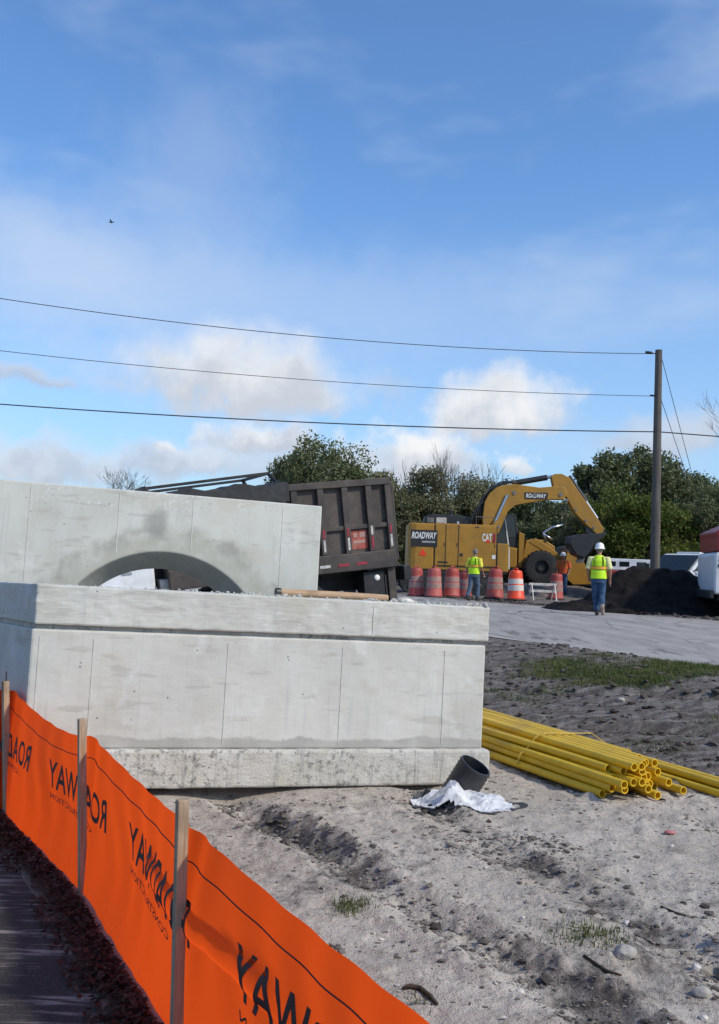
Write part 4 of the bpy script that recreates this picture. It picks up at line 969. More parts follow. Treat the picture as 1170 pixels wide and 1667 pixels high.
    for x in (1.75, 2.95):
        for s_ in (-1, 1):
            for k in (0, 1): wheel(t, x, s_ * (1.02 - .30 * k), .50, .50, .27, s_, 'dark_steel', False)
    for s_ in (-1, 1): wheel(t, 5.05, s_ * .98, .50, .50, .28, s_, 'chrome', False)
    # cab (conventional nose)
    cab = MB().prism([(4.3, .95), (5.72, .95), (5.74, 1.72), (5.45, 2.36), (5.3, 2.42), (4.36, 2.42), (4.3, 2.34)], -1.02, 1.02).build('cab', 'white_paint', t, bevel=.04, seg=3)
    for s_ in (-1, 1):
        MB().prism([(4.62, 1.72), (5.56, 1.72), (5.40, 2.24), (4.66, 2.28)], s_ * 1.022, s_ * 1.03).build('side_window', 'glass_dark', cab, bevel=.003)
        MB().span((4.6, s_ * 1.022, 1.0), (5.6, s_ * 1.032, 1.66)).build('door', 'white_paint', cab, bevel=.01)
        MB().span((4.68, s_ * 1.034, 1.44), (4.84, s_ * 1.05, 1.48)).build('door_handle', 'chrome', cab)
        MB().span((4.72, s_ * 1.034, 1.52), (5.35, s_ * 1.04, 1.64)).build('door_sign', 'red_sign', cab)
        MB().bar((5.75, s_ * 1.05, 1.9), (5.75, s_ * 1.3, 1.95), .03).box((5.75, s_ * 1.3, 1.9), (.06, .18, .42)).build('mirror', 'machine_black', cab)
        MB().prism([(4.52, .95), (4.62, 1.06), (4.8, 1.14), (5.3, 1.14), (5.48, 1.06), (5.58, .95), (5.66, .95), (5.56, 1.14), (5.36, 1.24), (4.76, 1.24), (4.54, 1.14), (4.44, .95)], s_ * .72, s_ * 1.16).build('fender', 'white_paint', t, bevel=.01)
        MB().tube([(3.5, s_ * .85, .78), (4.28, s_ * .85, .78)], .27, 18).build('fuel_tank', 'chrome', t, autosmooth=40)
        MB().span((3.62, s_ * .6, 1.10), (4.22, s_ * 1.1, 1.30)).build('tool_box', 'reflector_white', t, bevel=.01)
    MB().prism([(5.45, 2.33), (5.73, 1.74), (5.75, 1.75), (5.47, 2.35)], -.9, .9).build('windscreen', 'glass_dark', cab)
    hd = MB().prism([(5.74, .8), (7.0, .8), (7.02, 1.50), (6.9, 1.58), (5.74, 1.72)], -.68, .68).build('hood', 'white_paint', t, bevel=.04, seg=3)
    MB().span((7.02, -.5, .9), (7.05, .5, 1.45)).build('grille', 'chrome', hd)
    for s_ in (-1, 1): MB().lathe([(0, .03), (.09, .02), (.1, 0)][::-1], 14, Matrix.Rotation(PI / 2, 3, 'Y')).build('headlight', 'lamp_white', hd).location = (7.02, s_ * .58, 1.0)
    MB().span((7.0, -1.1, .5), (7.2, 1.1, .78)).build('bumper', 'chrome', t, bevel=.02)
dump_truck()

# ------------------------------------------------------------------ excavator
def excavator():
    D = 40.0; p0 = at(663, 925, D); S = F / D
    t = thing('excavator', 'yellow tracked excavator with raised boom and black name panels', 'excavator', (p0.x, D + 1.35, ROADZ + .01))
    def P(x, y): return ((x - 663) / S, 1.0 + (925 + .036 * (x - 663) - y) / S)
    y0, y1 = -1.35, 1.35
    # undercarriage
    for s_ in (-1, 1):
        yc = s_ * 1.05; pts = []
        for a in np.linspace(PI / 2, 3 * PI / 2, 9): pts.append((.15 + .42 * math.cos(a), .44 + .42 * math.sin(a)))
        for a in np.linspace(-PI / 2, PI / 2, 9): pts.append((3.55 + .42 * math.cos(a), .44 + .42 * math.sin(a)))
        tr = MB().prism(pts, yc - .28, yc + .28).build('crawler_track', 'rubber', t, bevel=.01)
        b = MB()
        for k in range(30):
            x = -.05 + 3.8 * k / 29
            b.box((x, yc, .874), (.10, .60, .025)); b.box((x, yc, .012), (.10, .60, .02))
        b.build('track_shoes', 'bare_steel', tr)
        for x in (.15, .8, 1.5, 2.2, 2.9, 3.55): MB().lathe([(0, -.30), (.16, -.30), (.20, -.27), (.20, .27), (.16, .30), (0, .30)], 14, Matrix.Rotation(PI / 2, 3, 'X')).build('track_roller', 'machine_black', tr).location = (x, yc, .30)
    MB().span((.6, -.8, .4), (3.2, .8, .8)).lathe([(.75, .78), (.75, 1.02)], 24, None).build('undercarriage_frame', 'machine_black', t)
    # upper structure
    MB().span((.15, y0 + .05, .90), (4.05, y1 - .05, 1.0)).build('deck', 'machine_black', t)
    cw = [(0, y0 + .25), (.10, y0 + .06), (.30, y0), (1.05, y0), (1.05, y1), (.30, y1), (.10, y1 - .06), (0, y1 - .25)]
    cwo = MB().plan(cw, .98, 2.86).build('counterweight', 'machine_yellow', t, bevel=.05, seg=3)
    eb = MB().span((1.062, y0 + .02, .98), (3.62, y1, 2.88)).build('engine_housing', 'machine_yellow', t, bevel=.035, seg=3)
    for xa, xb in ((1.10, 1.50), (1.53, 2.02), (2.05, 3.58)): MB().span((xa, y0 + .002, 1.18), (xb, y0 + .025, 2.80)).build('access_panel', 'machine_yellow', eb, bevel=.012)
    for xs in (1.075, 1.515, 2.035, 3.6): MB().span((xs - .012, y0 - .001, 1.1), (xs + .012, y0 + .019, 2.84)).build('panel_gap', 'machine_black', eb)
    MB().span((1.08, y0 - .001, 1.13), (3.6, y0 + .019, 1.16)).build('panel_gap', 'machine_black', eb)
    for xs in (1.45, 1.97, 3.5): MB().span((xs, y0 - .008, 1.95), (xs + .03, y0 + .004, 2.09)).build('latch', 'machine_black', eb)
    MB().span((2.10, y0 - .003, 1.55), (2.23, y0 + .008, 1.68)).build('vent', 'machine_black', eb)
    MB().span((2.15, y0 - .003, 1.40), (2.19, y0 + .008, 1.44)).build('latch', 'machine_black', eb)
    MB().span((1.22, y0 - .003, 1.26), (1.62, y0 + .008, 1.33)).build('vent', 'machine_black', eb)
    MB().span((2.7, y0 - .003, 2.74), (2.86, y0 + .008, 2.78)).build('vent', 'machine_black', eb)
    MB().span((3.42, y0 - .003, 1.50), (3.56, y0 + .004, 1.66)).build('sticker', 'sign_white', eb)
    MB().span((3.63, y0 + .02, .98), (4.1, y0 + 1.0, 2.14)).build('tool_platform', 'machine_yellow', t, bevel=.03, seg=3)
    MB().span((3.7, y0 - .003 + .02, 1.1), (4.02, y0 + .03, 1.72)).build('platform_panel', 'machine_yellow', t, bevel=.01)
    sp = MB().span((.10, y0 - .012, 1.90), (1.18, y0 - .001, 2.58)).build('name_panel', 'sign_black', t)
    text_plate('lettering', 'ROADWAY', 'sign_white', sp, .13, 1.15, 2.22, 2.50, y0 - .018, .03, .25)
    text_plate('small_lettering', 'CONSTRUCTION', 'sign_white', sp, .55, 1.08, 2.06, 2.14, y0 - .018, .02)
    tri = MB(); a3 = [(.60 + .20 * math.cos(a), 1.66 + .20 * math.sin(a) - .02) for a in (PI / 2, PI * 7 / 6, PI * 11 / 6)]
    ptri = []
    for i in range(3):
        a, b = a3[i], a3[(i + 1) % 3]
        for k in (.14, .86): ptri.append((a[0] + (b[0] - a[0]) * k, a[1] + (b[1] - a[1]) * k))
    tri.prism(ptri, y0 - .012, y0 - .001).build('safety_triangle', 'safety_triangle', t)
    text_plate('brand_lettering', 'CAT', 'sign_white', t, 3.00, 3.40, 2.20, 2.52, y0 - .006, .03)
    MB().prism([(3.12, 2.16), (3.34, 2.16), (3.23, 2.31)], y0 - .010, y0 - .002).build('brand_triangle', 'safety_triangle', t)
    MB().prism([(3.43, 2.14), (3.54, 2.14), (3.54, 2.54), (3.43, 2.54)], y0 - .004, y0 + .003).build('brand_panel', 'reflector_red', t)
    # black hood and rails on top
    hd = MB().prism([(.68, 2.87), (.74, 3.22), (1.0, 3.30), (2.15, 3.28), (2.62, 3.18), (2.7, 2.87)], -.5, 1.1).build('engine_hood', 'machine_black', t, bevel=.04, seg=3)
    MB().span((1.18, -.515, 2.93), (1.60, -.502, 3.16)).build('grille', 'reflector_white', hd); MB().span((.80, -.515, 2.93), (1.08, -.502, 3.14)).build('grille', 'bare_steel', hd)
    MB().tube([(2.05, -.8, 2.87), (2.05, -.8, 3.0)], .05, 10).build('cap', 'chrome', t)
    MB().tube([(1.9, .8, 2.9), (1.9, .8, 3.55)], .07, 10).build('exhaust', 'machine_black', t)
    rl = MB(); rl.tube([(2.75, y0 + .1, 2.88), (2.75, y0 + .1, 3.2), (3.5, y0 + .1, 3.2), (3.5, y0 + .1, 2.88)], .016, 6); rl.tube([(3.1, y0 + .1, 2.88), (3.1, y0 + .1, 3.2)], .014, 6); rl.build('handrail', 'bare_steel', t)
    # cab on the far side
    cabp = [(2.72, 1.02), (4.28, 1.02), (4.36, 1.9), (4.18, 3.15), (4.05, 3.28), (2.82, 3.28), (2.72, 3.15)]
    cb = MB().prism(cabp, .22, 1.32).build('cab', 'machine_black', t, bevel=.03, seg=2)
    MB().prism([(3.6, 1.85), (4.24, 1.9), (4.1, 3.1), (3.6, 3.1)], .205, .217).build('side_window', 'glass_dark', cb)
    MB().prism([(2.85, 1.85), (3.5, 1.85), (3.5, 3.1), (2.9, 3.1)], .205, .217).build('side_window', 'glass_dark', cb)
    MB().bar((4.37, .23, 1.1), (4.35, .23, 1.9), .05).bar((4.35, .23, 1.9), (4.15, .23, 3.2), .05).bar((4.15, .23, 3.22), (3.3, .23, 3.32), .05).build('pillar', 'sign_white', cb)
    # boom and stick, in the machine's middle plane
    bm_ = [(790, 868), (786, 845), (789, 815), (797, 800), (808, 791), (820, 787), (836, 785), (880, 791), (905, 789), (921, 790), (926, 800), (921, 811), (898, 811), (858, 817), (840, 821), (828, 831), (813, 868)]
    bo = MB().prism([P(*q) for q in bm_], -.62, -.16).build('boom', 'machine_yellow', t, bevel=.025, seg=2)
    sk_ = [(899, 772), (905, 768), (917, 768), (929, 774), (945, 797), (968, 828), (989, 860), (986, 868), (976, 868), (957, 851), (939, 832), (926, 808), (915, 796), (903, 789)]
    sk = MB().prism([P(*q) for q in sk_], -.58, -.20).build('stick', 'machine_yellow', t, bevel=.02, seg=2)
    for q in ((926, 812), (941, 828), (958, 846), (972, 858)):
        x, z = P(*q); MB().lathe([(0, -.02), (.06, -.02), (.06, .02), (0, .02)], 12, Matrix.Rotation(PI / 2, 3, 'X')).build('pin', 'bare_steel', sk).location = (x, -.60, z)
    np_ = MB().prism([P(855, 799), P(894, 800), P(893, 811), P(855, 810)], -.634, -.621).build('name_panel', 'sign_black', bo)
    xa, za = P(857, 808); xb, zb = P(891, 802); text_plate('lettering', 'ROADWAY', 'sign_white', np_, xa, xb, za, zb, -.640, .03, .25)
    for q in ((812, 856), (838, 800), (872, 803), (915, 803), (826, 806)):
        x, z = P(*q); MB().lathe([(0, -.02), (.075, -.02), (.085, .02), (0, .02)], 12, Matrix.Rotation(PI / 2, 3, 'X')).build('pin', 'bare_steel', bo).location = (x, -.63, z)
    def cyl(a, b, r1, r2, f, nm):
        (ax_, az), (bx_, bz) = P(*a), P(*b); m_ = (ax_ + (bx_ - ax_) * f, az + (bz - az) * f)
        c_ = MB().tube([(ax_, -.66 if nm == 'boom_cylinder' else -.4, az), (m_[0], -.66 if nm == 'boom_cylinder' else -.4, m_[1])], r1, 14).build(nm, 'machine_black' if nm != 'boom_cylinder' else 'machine_yellow', t, autosmooth=40)
        MB().tube([(m_[0], -.66 if nm == 'boom_cylinder' else -.4, m_[1]), (bx_, -.66 if nm == 'boom_cylinder' else -.4, bz)], r2, 12).build('rod', 'chrome', c_, autosmooth=40)
    cyl((838, 783), (902, 772), .12, .07, .86, 'stick_cylinder'); cyl((800, 866), (826, 804), .11, .065, .30, 'boom_cylinder'); cyl((930, 771), (979, 842), .085, .05, .6, 'bucket_cylinder')
    hs = MB()
    for k, (dy, dz) in enumerate(((-.55, 0), (-.48, .04), (-.40, .02), (-.32, .05), (-.25, .0))):
        ps = [P(779 + k * 3, 850), P(780 + k * 2, 828 - k), P(786 + k * 2, 808 - k), P(798 + k * 2, 794 - k), P(818, 785 - k), P(834, 782), P(842, 784)]
        hs.tube([(a, dy, b + dz) for a, b in ps], .032, 6)
    for k in range(6):
        x0 = 772 + 4 * k; hs.tube([(a, -.7 + .1 * k, b) for a, b in (P(x0, 852), P(x0 - 5 + 2 * k, 838 - 2 * k), P(x0 + 6, 824 - k), P(x0 + 10, 812), P(x0 + 4, 826), P(x0 + 8, 846))], .028, 6)
    hs.build('hydraulic_hoses', 'machine_black', t, smooth=True)
    MB().tube([(a, -.5, b) for a, b in (P(815, 785), P(820, 777), P(832, 775), P(840, 782))], .022, 6).build('hydraulic_hoses', 'chrome', t, smooth=True)
    MB().prism([P(*q) for q in ((962, 852), (990, 858), (992, 869), (975, 874), (960, 866))], -.54, -.24).build('linkage', 'machine_black', t, bevel=.01)
    bk = [(990, 866), (972, 868), (946, 869), (931, 873), (929, 884), (940, 902), (954, 909), (962, 899), (970, 886), (982, 876)]
    bo2 = MB().prism([P(*q) for q in bk], -1.0, .2).build('bucket', 'machine_black', t, bevel=.02)
    for k in range(5):
        x, z = P(952, 911); MB().box((x, -.9 + .25 * k, z - .02), (.09, .08, .22), Euler((0, .5, 0)).to_matrix()).build('tooth', 'bare_steel', bo2)
excavator()

# ------------------------------------------------------------------ wheel loader on the berm behind
def loader():
    D = 44.6; S = F / D; c = at(880, 918, D); gz = float(base_h(c.x, D))
    t = thing('wheel_loader', 'yellow wheel loader with large black tyre and lowered bucket beside the excavator', 'loader', (c.x, D + 1.0, gz))
    r_ = .76
    for x in (0, -3.0):
        for s_ in (-1, 1): wheel(t, x, s_ * 1.0, r_, r_, .55, s_, 'machine_black', True, .42)
    MB().prism([(-.75, .7), (.55, .6), (.75, 1.1), (.7, 1.75), (.2, 2.05), (-.6, 2.0), (-.75, 1.3)], -.6, .6).build('front_frame', 'machine_yellow', t, bevel=.03)
    MB().prism([(-.98, .75), (-.80, .75), (-.72, 2.25), (-.98, 2.35)], -.75, -.45).build('mast_post', 'machine_yellow', t, bevel=.02)
    MB().prism([(-4.4, .8), (-1.05, .7), (-1.05, 1.6), (-2.2, 1.75), (-2.3, 2.05), (-4.3, 1.95), (-4.5, 1.5)], -.8, .8).build('rear_frame', 'machine_yellow', t, bevel=.05, seg=3)
    cb = MB().prism([(-2.25, 1.75), (-1.1, 1.62), (-1.0, 2.3), (-1.15, 3.15), (-2.2, 3.15)], -.65, .65).build('cab', 'machine_black', t, bevel=.03)
    MB().prism([(-2.15, 2.1), (-1.12, 2.1), (-1.22, 3.05), (-2.12, 3.05)], -.665, -.655).build('window', 'glass_dark', cb)
    for s_ in (-1, 1):
        ar = MB().prism([(-.5, 1.9), (-.2, 2.1), (.5, 1.7), (1.5, .95), (1.75, .45), (1.5, .4), (1.2, .8), (.2, 1.5)], s_ * .55 - .07, s_ * .55 + .07).build('lift_arm', 'machine_yellow', t, bevel=.02)
        MB().tube([(-.3, s_ * .4, 1.2), (.6, s_ * .4, 1.35)], .07, 10).build('lift_cylinder', 'chrome', ar, autosmooth=40)
    hb = MB(); hb.tube([(.3, -.6, 1.95), (.15, -.6, 2.35), (.55, -.6, 2.62), (1.05, -.6, 2.75)], .05, 8); hb.tube([(.15, -.6, 2.3), (.6, -.6, 2.05)], .05, 8); hb.build('guard_rail', 'chrome', t, smooth=True)
    bk = [(1.15, .25), (1.0, .9), (1.15, 1.75), (1.45, 1.85), (1.32, 1.2), (1.42, .6), (2.35, .10), (2.3, .02), (1.4, .05)]
    b = MB().prism(bk, -1.4, 1.4).build('bucket', 'bare_steel', t, bevel=.015)
    side = [(1.15, .25), (1.0, .9), (1.15, 1.75), (1.45, 1.85), (2.35, .10), (1.4, .05)]
    for s_ in (-1, 1): MB().prism(side, s_ * 1.40, s_ * 1.43).build('bucket_side', 'machine_yellow', b, bevel=.008)
    for k in range(8): MB().box((2.4, -1.25 + k * .357, .06), (.2, .1, .05)).build('tooth', 'bare_steel', b)
loader()

# ------------------------------------------------------------------ traffic drums
def drum_proto(bm_, wm):
    t = bpy.data.objects.new('traffic_drum', None); C.objects.link(t)
    prof = [(.0, .06), (.30, .06), (.30, .10), (.275, .12), (.27, .30), (.258, .32), (.252, .52), (.24, .54), (.235, .72), (.223, .74), (.216, .92), (.19, .98), (.12, 1.0), (.0, 1.0)]
    body = MB().lathe(prof, 24).build('body', bm_, t, autosmooth=50)
    for z0, z1, r0_, r1_ in ((.33, .51, .262, .256), (.55, .71, .244, .239)):
        MB().lathe([(r0_ - .02, z0), (r0_, z0), (r1_, z1), (r1_ - .02, z1)], 24, None, True).build('band', wm, t, autosmooth=50)
    for z0, z1, r0_, r1_ in ((.76, .90, .226, .221),):
        MB().lathe([(r0_ - .02, z0), (r0_, z0), (r1_, z1), (r1_ - .02, z1)], 24, None, True).build('band', bm_, t, autosmooth=50)
    MB().tube([(-.10, 0, .99), (-.08, 0, 1.06), (.08, 0, 1.06), (.10, 0, .99)], .022, 8).build('handle', bm_, t, smooth=True)
    MB().lathe([(.20, 0), (.36, 0), (.37, .03), (.35, .06), (.2, .07)], 24, None, True).build('rubber_base', 'rubber', t, autosmooth=50)
    return t
def drums():
    pr = {k: drum_proto(a, b) for k, (a, b) in {'f': ('drum_faded', 'band_faded'), 'p': ('drum_pink', 'band_faded'), 'o': ('drum_orange', 'band_white')}.items()}
    used = set()
    for px, D, k, s_, lab in ((679, 36.0, 'f', 1.07, 'faded red traffic drum next to the dump truck tail, leftmost of the row'), (707, 35.6, 'p', 1.08, 'faded pink traffic drum, second from the dump truck'), (735.5, 35.8, 'f', 1.07, 'faded red traffic drum just left of the walking worker with grey hair'), (757, 37.2, 'f', .95, 'faded red traffic drum half hidden behind the worker with grey hair'), (806, 35.6, 'f', 1.10, 'faded red traffic drum left of the bright orange drum'), (840.5, 34.6, 'o', 1.08, 'bright orange traffic drum with clean white bands under the excavator cab'), (905, 37.5, 'f', 1.0, 'faded red traffic drum under the loader bucket')):
        o = pr[k] if k not in used else copy_tree(pr[k]); used.add(k)
        c = at(px, 930, D); gz = hz(c.x, c.y); o.location = (c.x, c.y, gz); o.scale = (s_,) * 3; o.rotation_euler = (R(random.uniform(-1.5, 1.5)), R(3 if k == 'o' else random.uniform(-1.5, 1.5)), random.uniform(0, 6))
        tag(o, lab, 'traffic drum', 'traffic drums along the far road edge')
drums()
def barricade(px, D, label):
    c = at(px, 930, D); t = thing('barricade', label, 'barricade', (c.x, c.y, hz(c.x, c.y)), R(12))
    for z in (.55, .30): MB().span((-.55, -.02, z), (.55, .02, z + .09)).build('rail', 'reflector_white', t, bevel=.005)
    for x in (-.45, .45):
        for s_ in (-1, 1): MB().bar((x, s_ * .25, 0), (x, s_ * .015, .62), .035).build('leg', 'reflector_white', t)
barricade(884, 36.4, 'low barricade with white legs under the loader tyre')

# ------------------------------------------------------------------ heap of soil
def soil_heap():
    c = at(1045, 960, 28.4); nx, ny = 150, 80; X, Y = np.meshgrid(np.linspace(-3.2, 4.2, nx), np.linspace(-1.9, 2.2, ny))
    WX, WY = X + c.x, Y + c.y
    h = np.maximum(1.24 * np.exp(-((X - .40) / 1.85) ** 4 * .9 - (Y / 1.15) ** 2), np.maximum(.40 * np.exp(-((X + 1.7) / .6) ** 2 - ((Y - .1) / .8) ** 2), .60 * np.exp(-((X - 2.3) / 1.0) ** 2 - ((Y + .1) / 1.0) ** 2)))
    h = np.maximum(h, .28 * np.exp(-(X / 3.0) ** 8 - ((Y + .3) / 1.1) ** 4))
    nz = .16 * fbm(X * 1.6, Y * 1.6, 4, 201) + .10 * fbm(X * 6, Y * 6, 4, 211)
    e = np.maximum(np.abs(X - .5) / 3.7, np.abs(Y - .15) / 2.05); env = 1 - ss(.8, 1.0, e)
    Z = base_h(WX, WY) - .08 + (h + nz * np.clip(h * 2.5 + .25, 0, 1) + .05) * env
    o = grid_mesh('soil_heap', WX, WY, Z, {}, 'dark_earth'); tag(o, 'heap of black soil dumped behind the worker in the white helmet', 'soil heap')
    rng = np.random.default_rng(8); n = 1500; x = c.x + rng.uniform(-4.2, 4.6, n); y = c.y + rng.uniform(-2.4, 1.0, n); s = .02 + .09 * rng.random(n) ** 4
    k = (road_n(x, y) > RN1 - .2) & (y < c.y - .8); x, y, s = x[k], y[k], s[k]
    lump_mesh(np.stack([x, y, height(x, y) + s * .2], -1), s, 'heap_clods', 'dark_earth', rng, .7, 'dark clods spilled along the foot of the soil heap', 'soil')
    # low rubble strip on the far road edge
    n = 2600; t_ = rng.uniform(-10, 32, n); nn = RN1 + .25 + np.abs(rng.normal(0, .5, n)); x = RN[0] * nn - RN[1] * t_; y = RN[1] * nn + RN[0] * t_; s = .015 + .07 * rng.random(n) ** 4
    lump_mesh(np.stack([x, y, height(x, y) + s * .2], -1), s, 'verge_clods', 'clod_dark', rng, .7, 'lumps of soil along the far road edge', 'soil')
soil_heap()

# ------------------------------------------------------------------ vehicles at the right
def pickup(name, label, loc, yaw, col):
    t = thing(name, label, 'pickup truck', loc, yaw, 'vehicles parked beyond the soil heap')    # nose along +x
    W = .98
    MB().prism([(-2.85, .55), (2.75, .5), (2.88, .75), (2.85, 1.08), (2.7, 1.16), (1.35, 1.25), (-.75, 1.25), (-2.85, 1.22)], -W, W).build('body', col, t, bevel=.05, seg=3)
    cb = MB().prism([(-.78, 1.24), (1.42, 1.24), (.62, 1.88), (.35, 1.94), (-.62, 1.94), (-.80, 1.8)], -W + .09, W - .09).build('cab', col, t, bevel=.05, seg=3)
    MB().prism([(1.44, 1.27), (.67, 1.88), (.69, 1.885), (1.47, 1.275)], -W + .17, W - .17).build('windscreen', 'glass_dark', cb)
    for s_ in (-1, 1):
        y = s_ * (W - .09)
        for a in ([(1.18, 1.29), (.55, 1.82), (.32, 1.86), (.32, 1.29)], [(.24, 1.29), (.24, 1.86), (-.55, 1.86), (-.62, 1.29)]): MB().prism(a, y + s_ * .002, y + s_ * .012).build('side_window', 'glass_dark', cb)
        MB().bar((1.1, s_ * .9, 1.32), (1.1, s_ * 1.16, 1.36), .03).box((1.1, s_ * 1.2, 1.40), (.10, .16, .26)).build('mirror', 'machine_black', cb)
        MB().span((-.35, s_ * (W + .001), .72), (.95, s_ * (W + .008), 1.22)).build('door', col, t, bevel=.004)
        MB().box((2.86, s_ * .72, .98), (.06, .34, .2)).build('headlight', 'chrome', t, bevel=.02)
        for x in (1.85, -1.75):
            wheel(t, x, s_ * .86, .40, .40, .26, s_, 'chrome', False)
            MB().prism([(x + .50 * math.cos(a), .42 + .50 * math.sin(a)) for a in np.linspace(-.2, PI + .2, 15)], s_ * (W - .02), s_ * (W + .006)).build('wheel_arch', 'machine_black', t)
    MB().box((2.89, 0, .9), (.05, 1.1, .32)).build('grille', 'machine_black', t, bevel=.01); MB().box((2.92, 0, .56), (.12, 1.95, .2)).build('bumper', 'chrome', t, bevel=.02)
    MB().box((.1, 0, 1.98), (.25, 1.0, .07)).build('roof_light_bar', 'lamp_white', cb, bevel=.015)
    return t
c = at(1112, 935, 37.5); pickup('pickup_truck', 'white pickup truck parked behind the soil heap, windscreen towards the road', (c.x + .3, c.y, hz(c.x, c.y)), R(218), 'white_paint')
def trailer():
    c = at(1020, 935, 42); t = thing('flatbed_trailer', 'red trailer with a low white canopy behind the soil heap', 'trailer', (c.x, c.y, hz(c.x, c.y)), R(4), 'vehicles parked beyond the soil heap')
    MB().span((-1.4, -1.0, .82), (2.0, 1.0, 1.25)).build('flatbed', 'red_paint', t, bevel=.03)
    MB().prism([(-1.38, 1.26), (1.0, 1.26), (.98, 1.66), (.7, 1.74), (-1.3, 1.74), (-1.38, 1.6)], -.85, .85).build('canopy', 'white_paint', t, bevel=.03)
    for xa in (-1.2, -.62, .12): MB().span((xa, -.862, 1.42), (xa + .42, -.852, 1.62)).build('canopy_window', 'glass_dark', t)
    MB().span((1.1, -.7, 1.25), (1.75, .7, 1.58)).build('tool_chest', 'red_paint', t, bevel=.03)
    MB().span((-.5, -1.02, 1.05), (1.9, -1.005, 1.12)).build('side_stripe', 'reflector_white', t)
    for x in (-.6, .3):
        for s_ in (-1, 1): wheel(t, x, s_ * .85, .40, .40, .24, s_, 'chrome', False)
    MB().bar((2.0, 0, .75), (3.1, 0, .6), .12).build('drawbar', 'red_paint', t)
trailer()
def road_truck():
    D = 25.6; c = at(1174, 990, D)
    t = thing('utility_truck', 'white truck with red roof cut off by the right picture edge', 'truck', (c.x, c.y + 1.2, ROADZ - .0), R(-8), 'vehicles parked beyond the soil heap')
    bd = MB().prism([(0, .62), (0, 1.62), (.06, 1.72), (3.6, 1.72), (3.6, .62), (2.0, .62), (1.9, 1.0), (1.62, 1.24), (1.2, 1.30), (.78, 1.24), (.50, 1.0), (.42, .62)], -1.1, 1.1).build('body', 'white_paint', t, bevel=.04, seg=2)
    rf = MB().prism([(.05, 1.74), (.05, 2.1), (.02, 2.26), (.75, 2.62), (3.6, 2.66), (3.6, 1.74), (2.3, 1.74), (2.3, 2.2), (.42, 2.2), (.34, 1.74)], -1.08, 1.08).build('upper_cab', 'red_paint', t, bevel=.04, seg=2)
    MB().prism([(.36, 1.75), (.44, 2.19), (2.28, 2.19), (2.28, 1.75)], -1.0, 1.0).build('cab_interior', 'glass_dark', t)
    for x in (.66, 1.4): MB().bar((x, -1.06, 1.74), (x + .03, -1.06, 2.21), .06).build('window_pillar', 'sign_white', t)
    MB().span((.04, -1.112, .66), (.52, -1.102, 1.66)).build('door', 'white_paint', bd, bevel=.004)
    MB().span((.10, -1.118, 1.30), (.44, -1.112, 1.62)).build('door_panel', 'reflector_white', bd); MB().span((.08, -1.124, 1.33), (.46, -1.119, 1.40)).build('trim_strip', 'machine_black', bd); MB().span((.10, -1.124, 1.49), (.42, -1.119, 1.53)).build('trim_strip', 'machine_black', bd)
    MB().span((.42, -1.13, 1.03), (.50, -1.113, 1.12)).build('door_handle', 'machine_black', bd)
    for x in (1.2, 3.0):
        for s_ in (-1, 1): wheel(t, x, s_ * .92, .56, .56, .32, s_, 'dark_steel', True)
    MB().span((-.12, -1.1, .5), (-.01, 1.1, .72)).build('bumper', 'dark_steel', t, bevel=.02); MB().span((.2, -.5, .45), (3.5, .5, .62)).build('chassis', 'dark_steel', t)
road_truck()

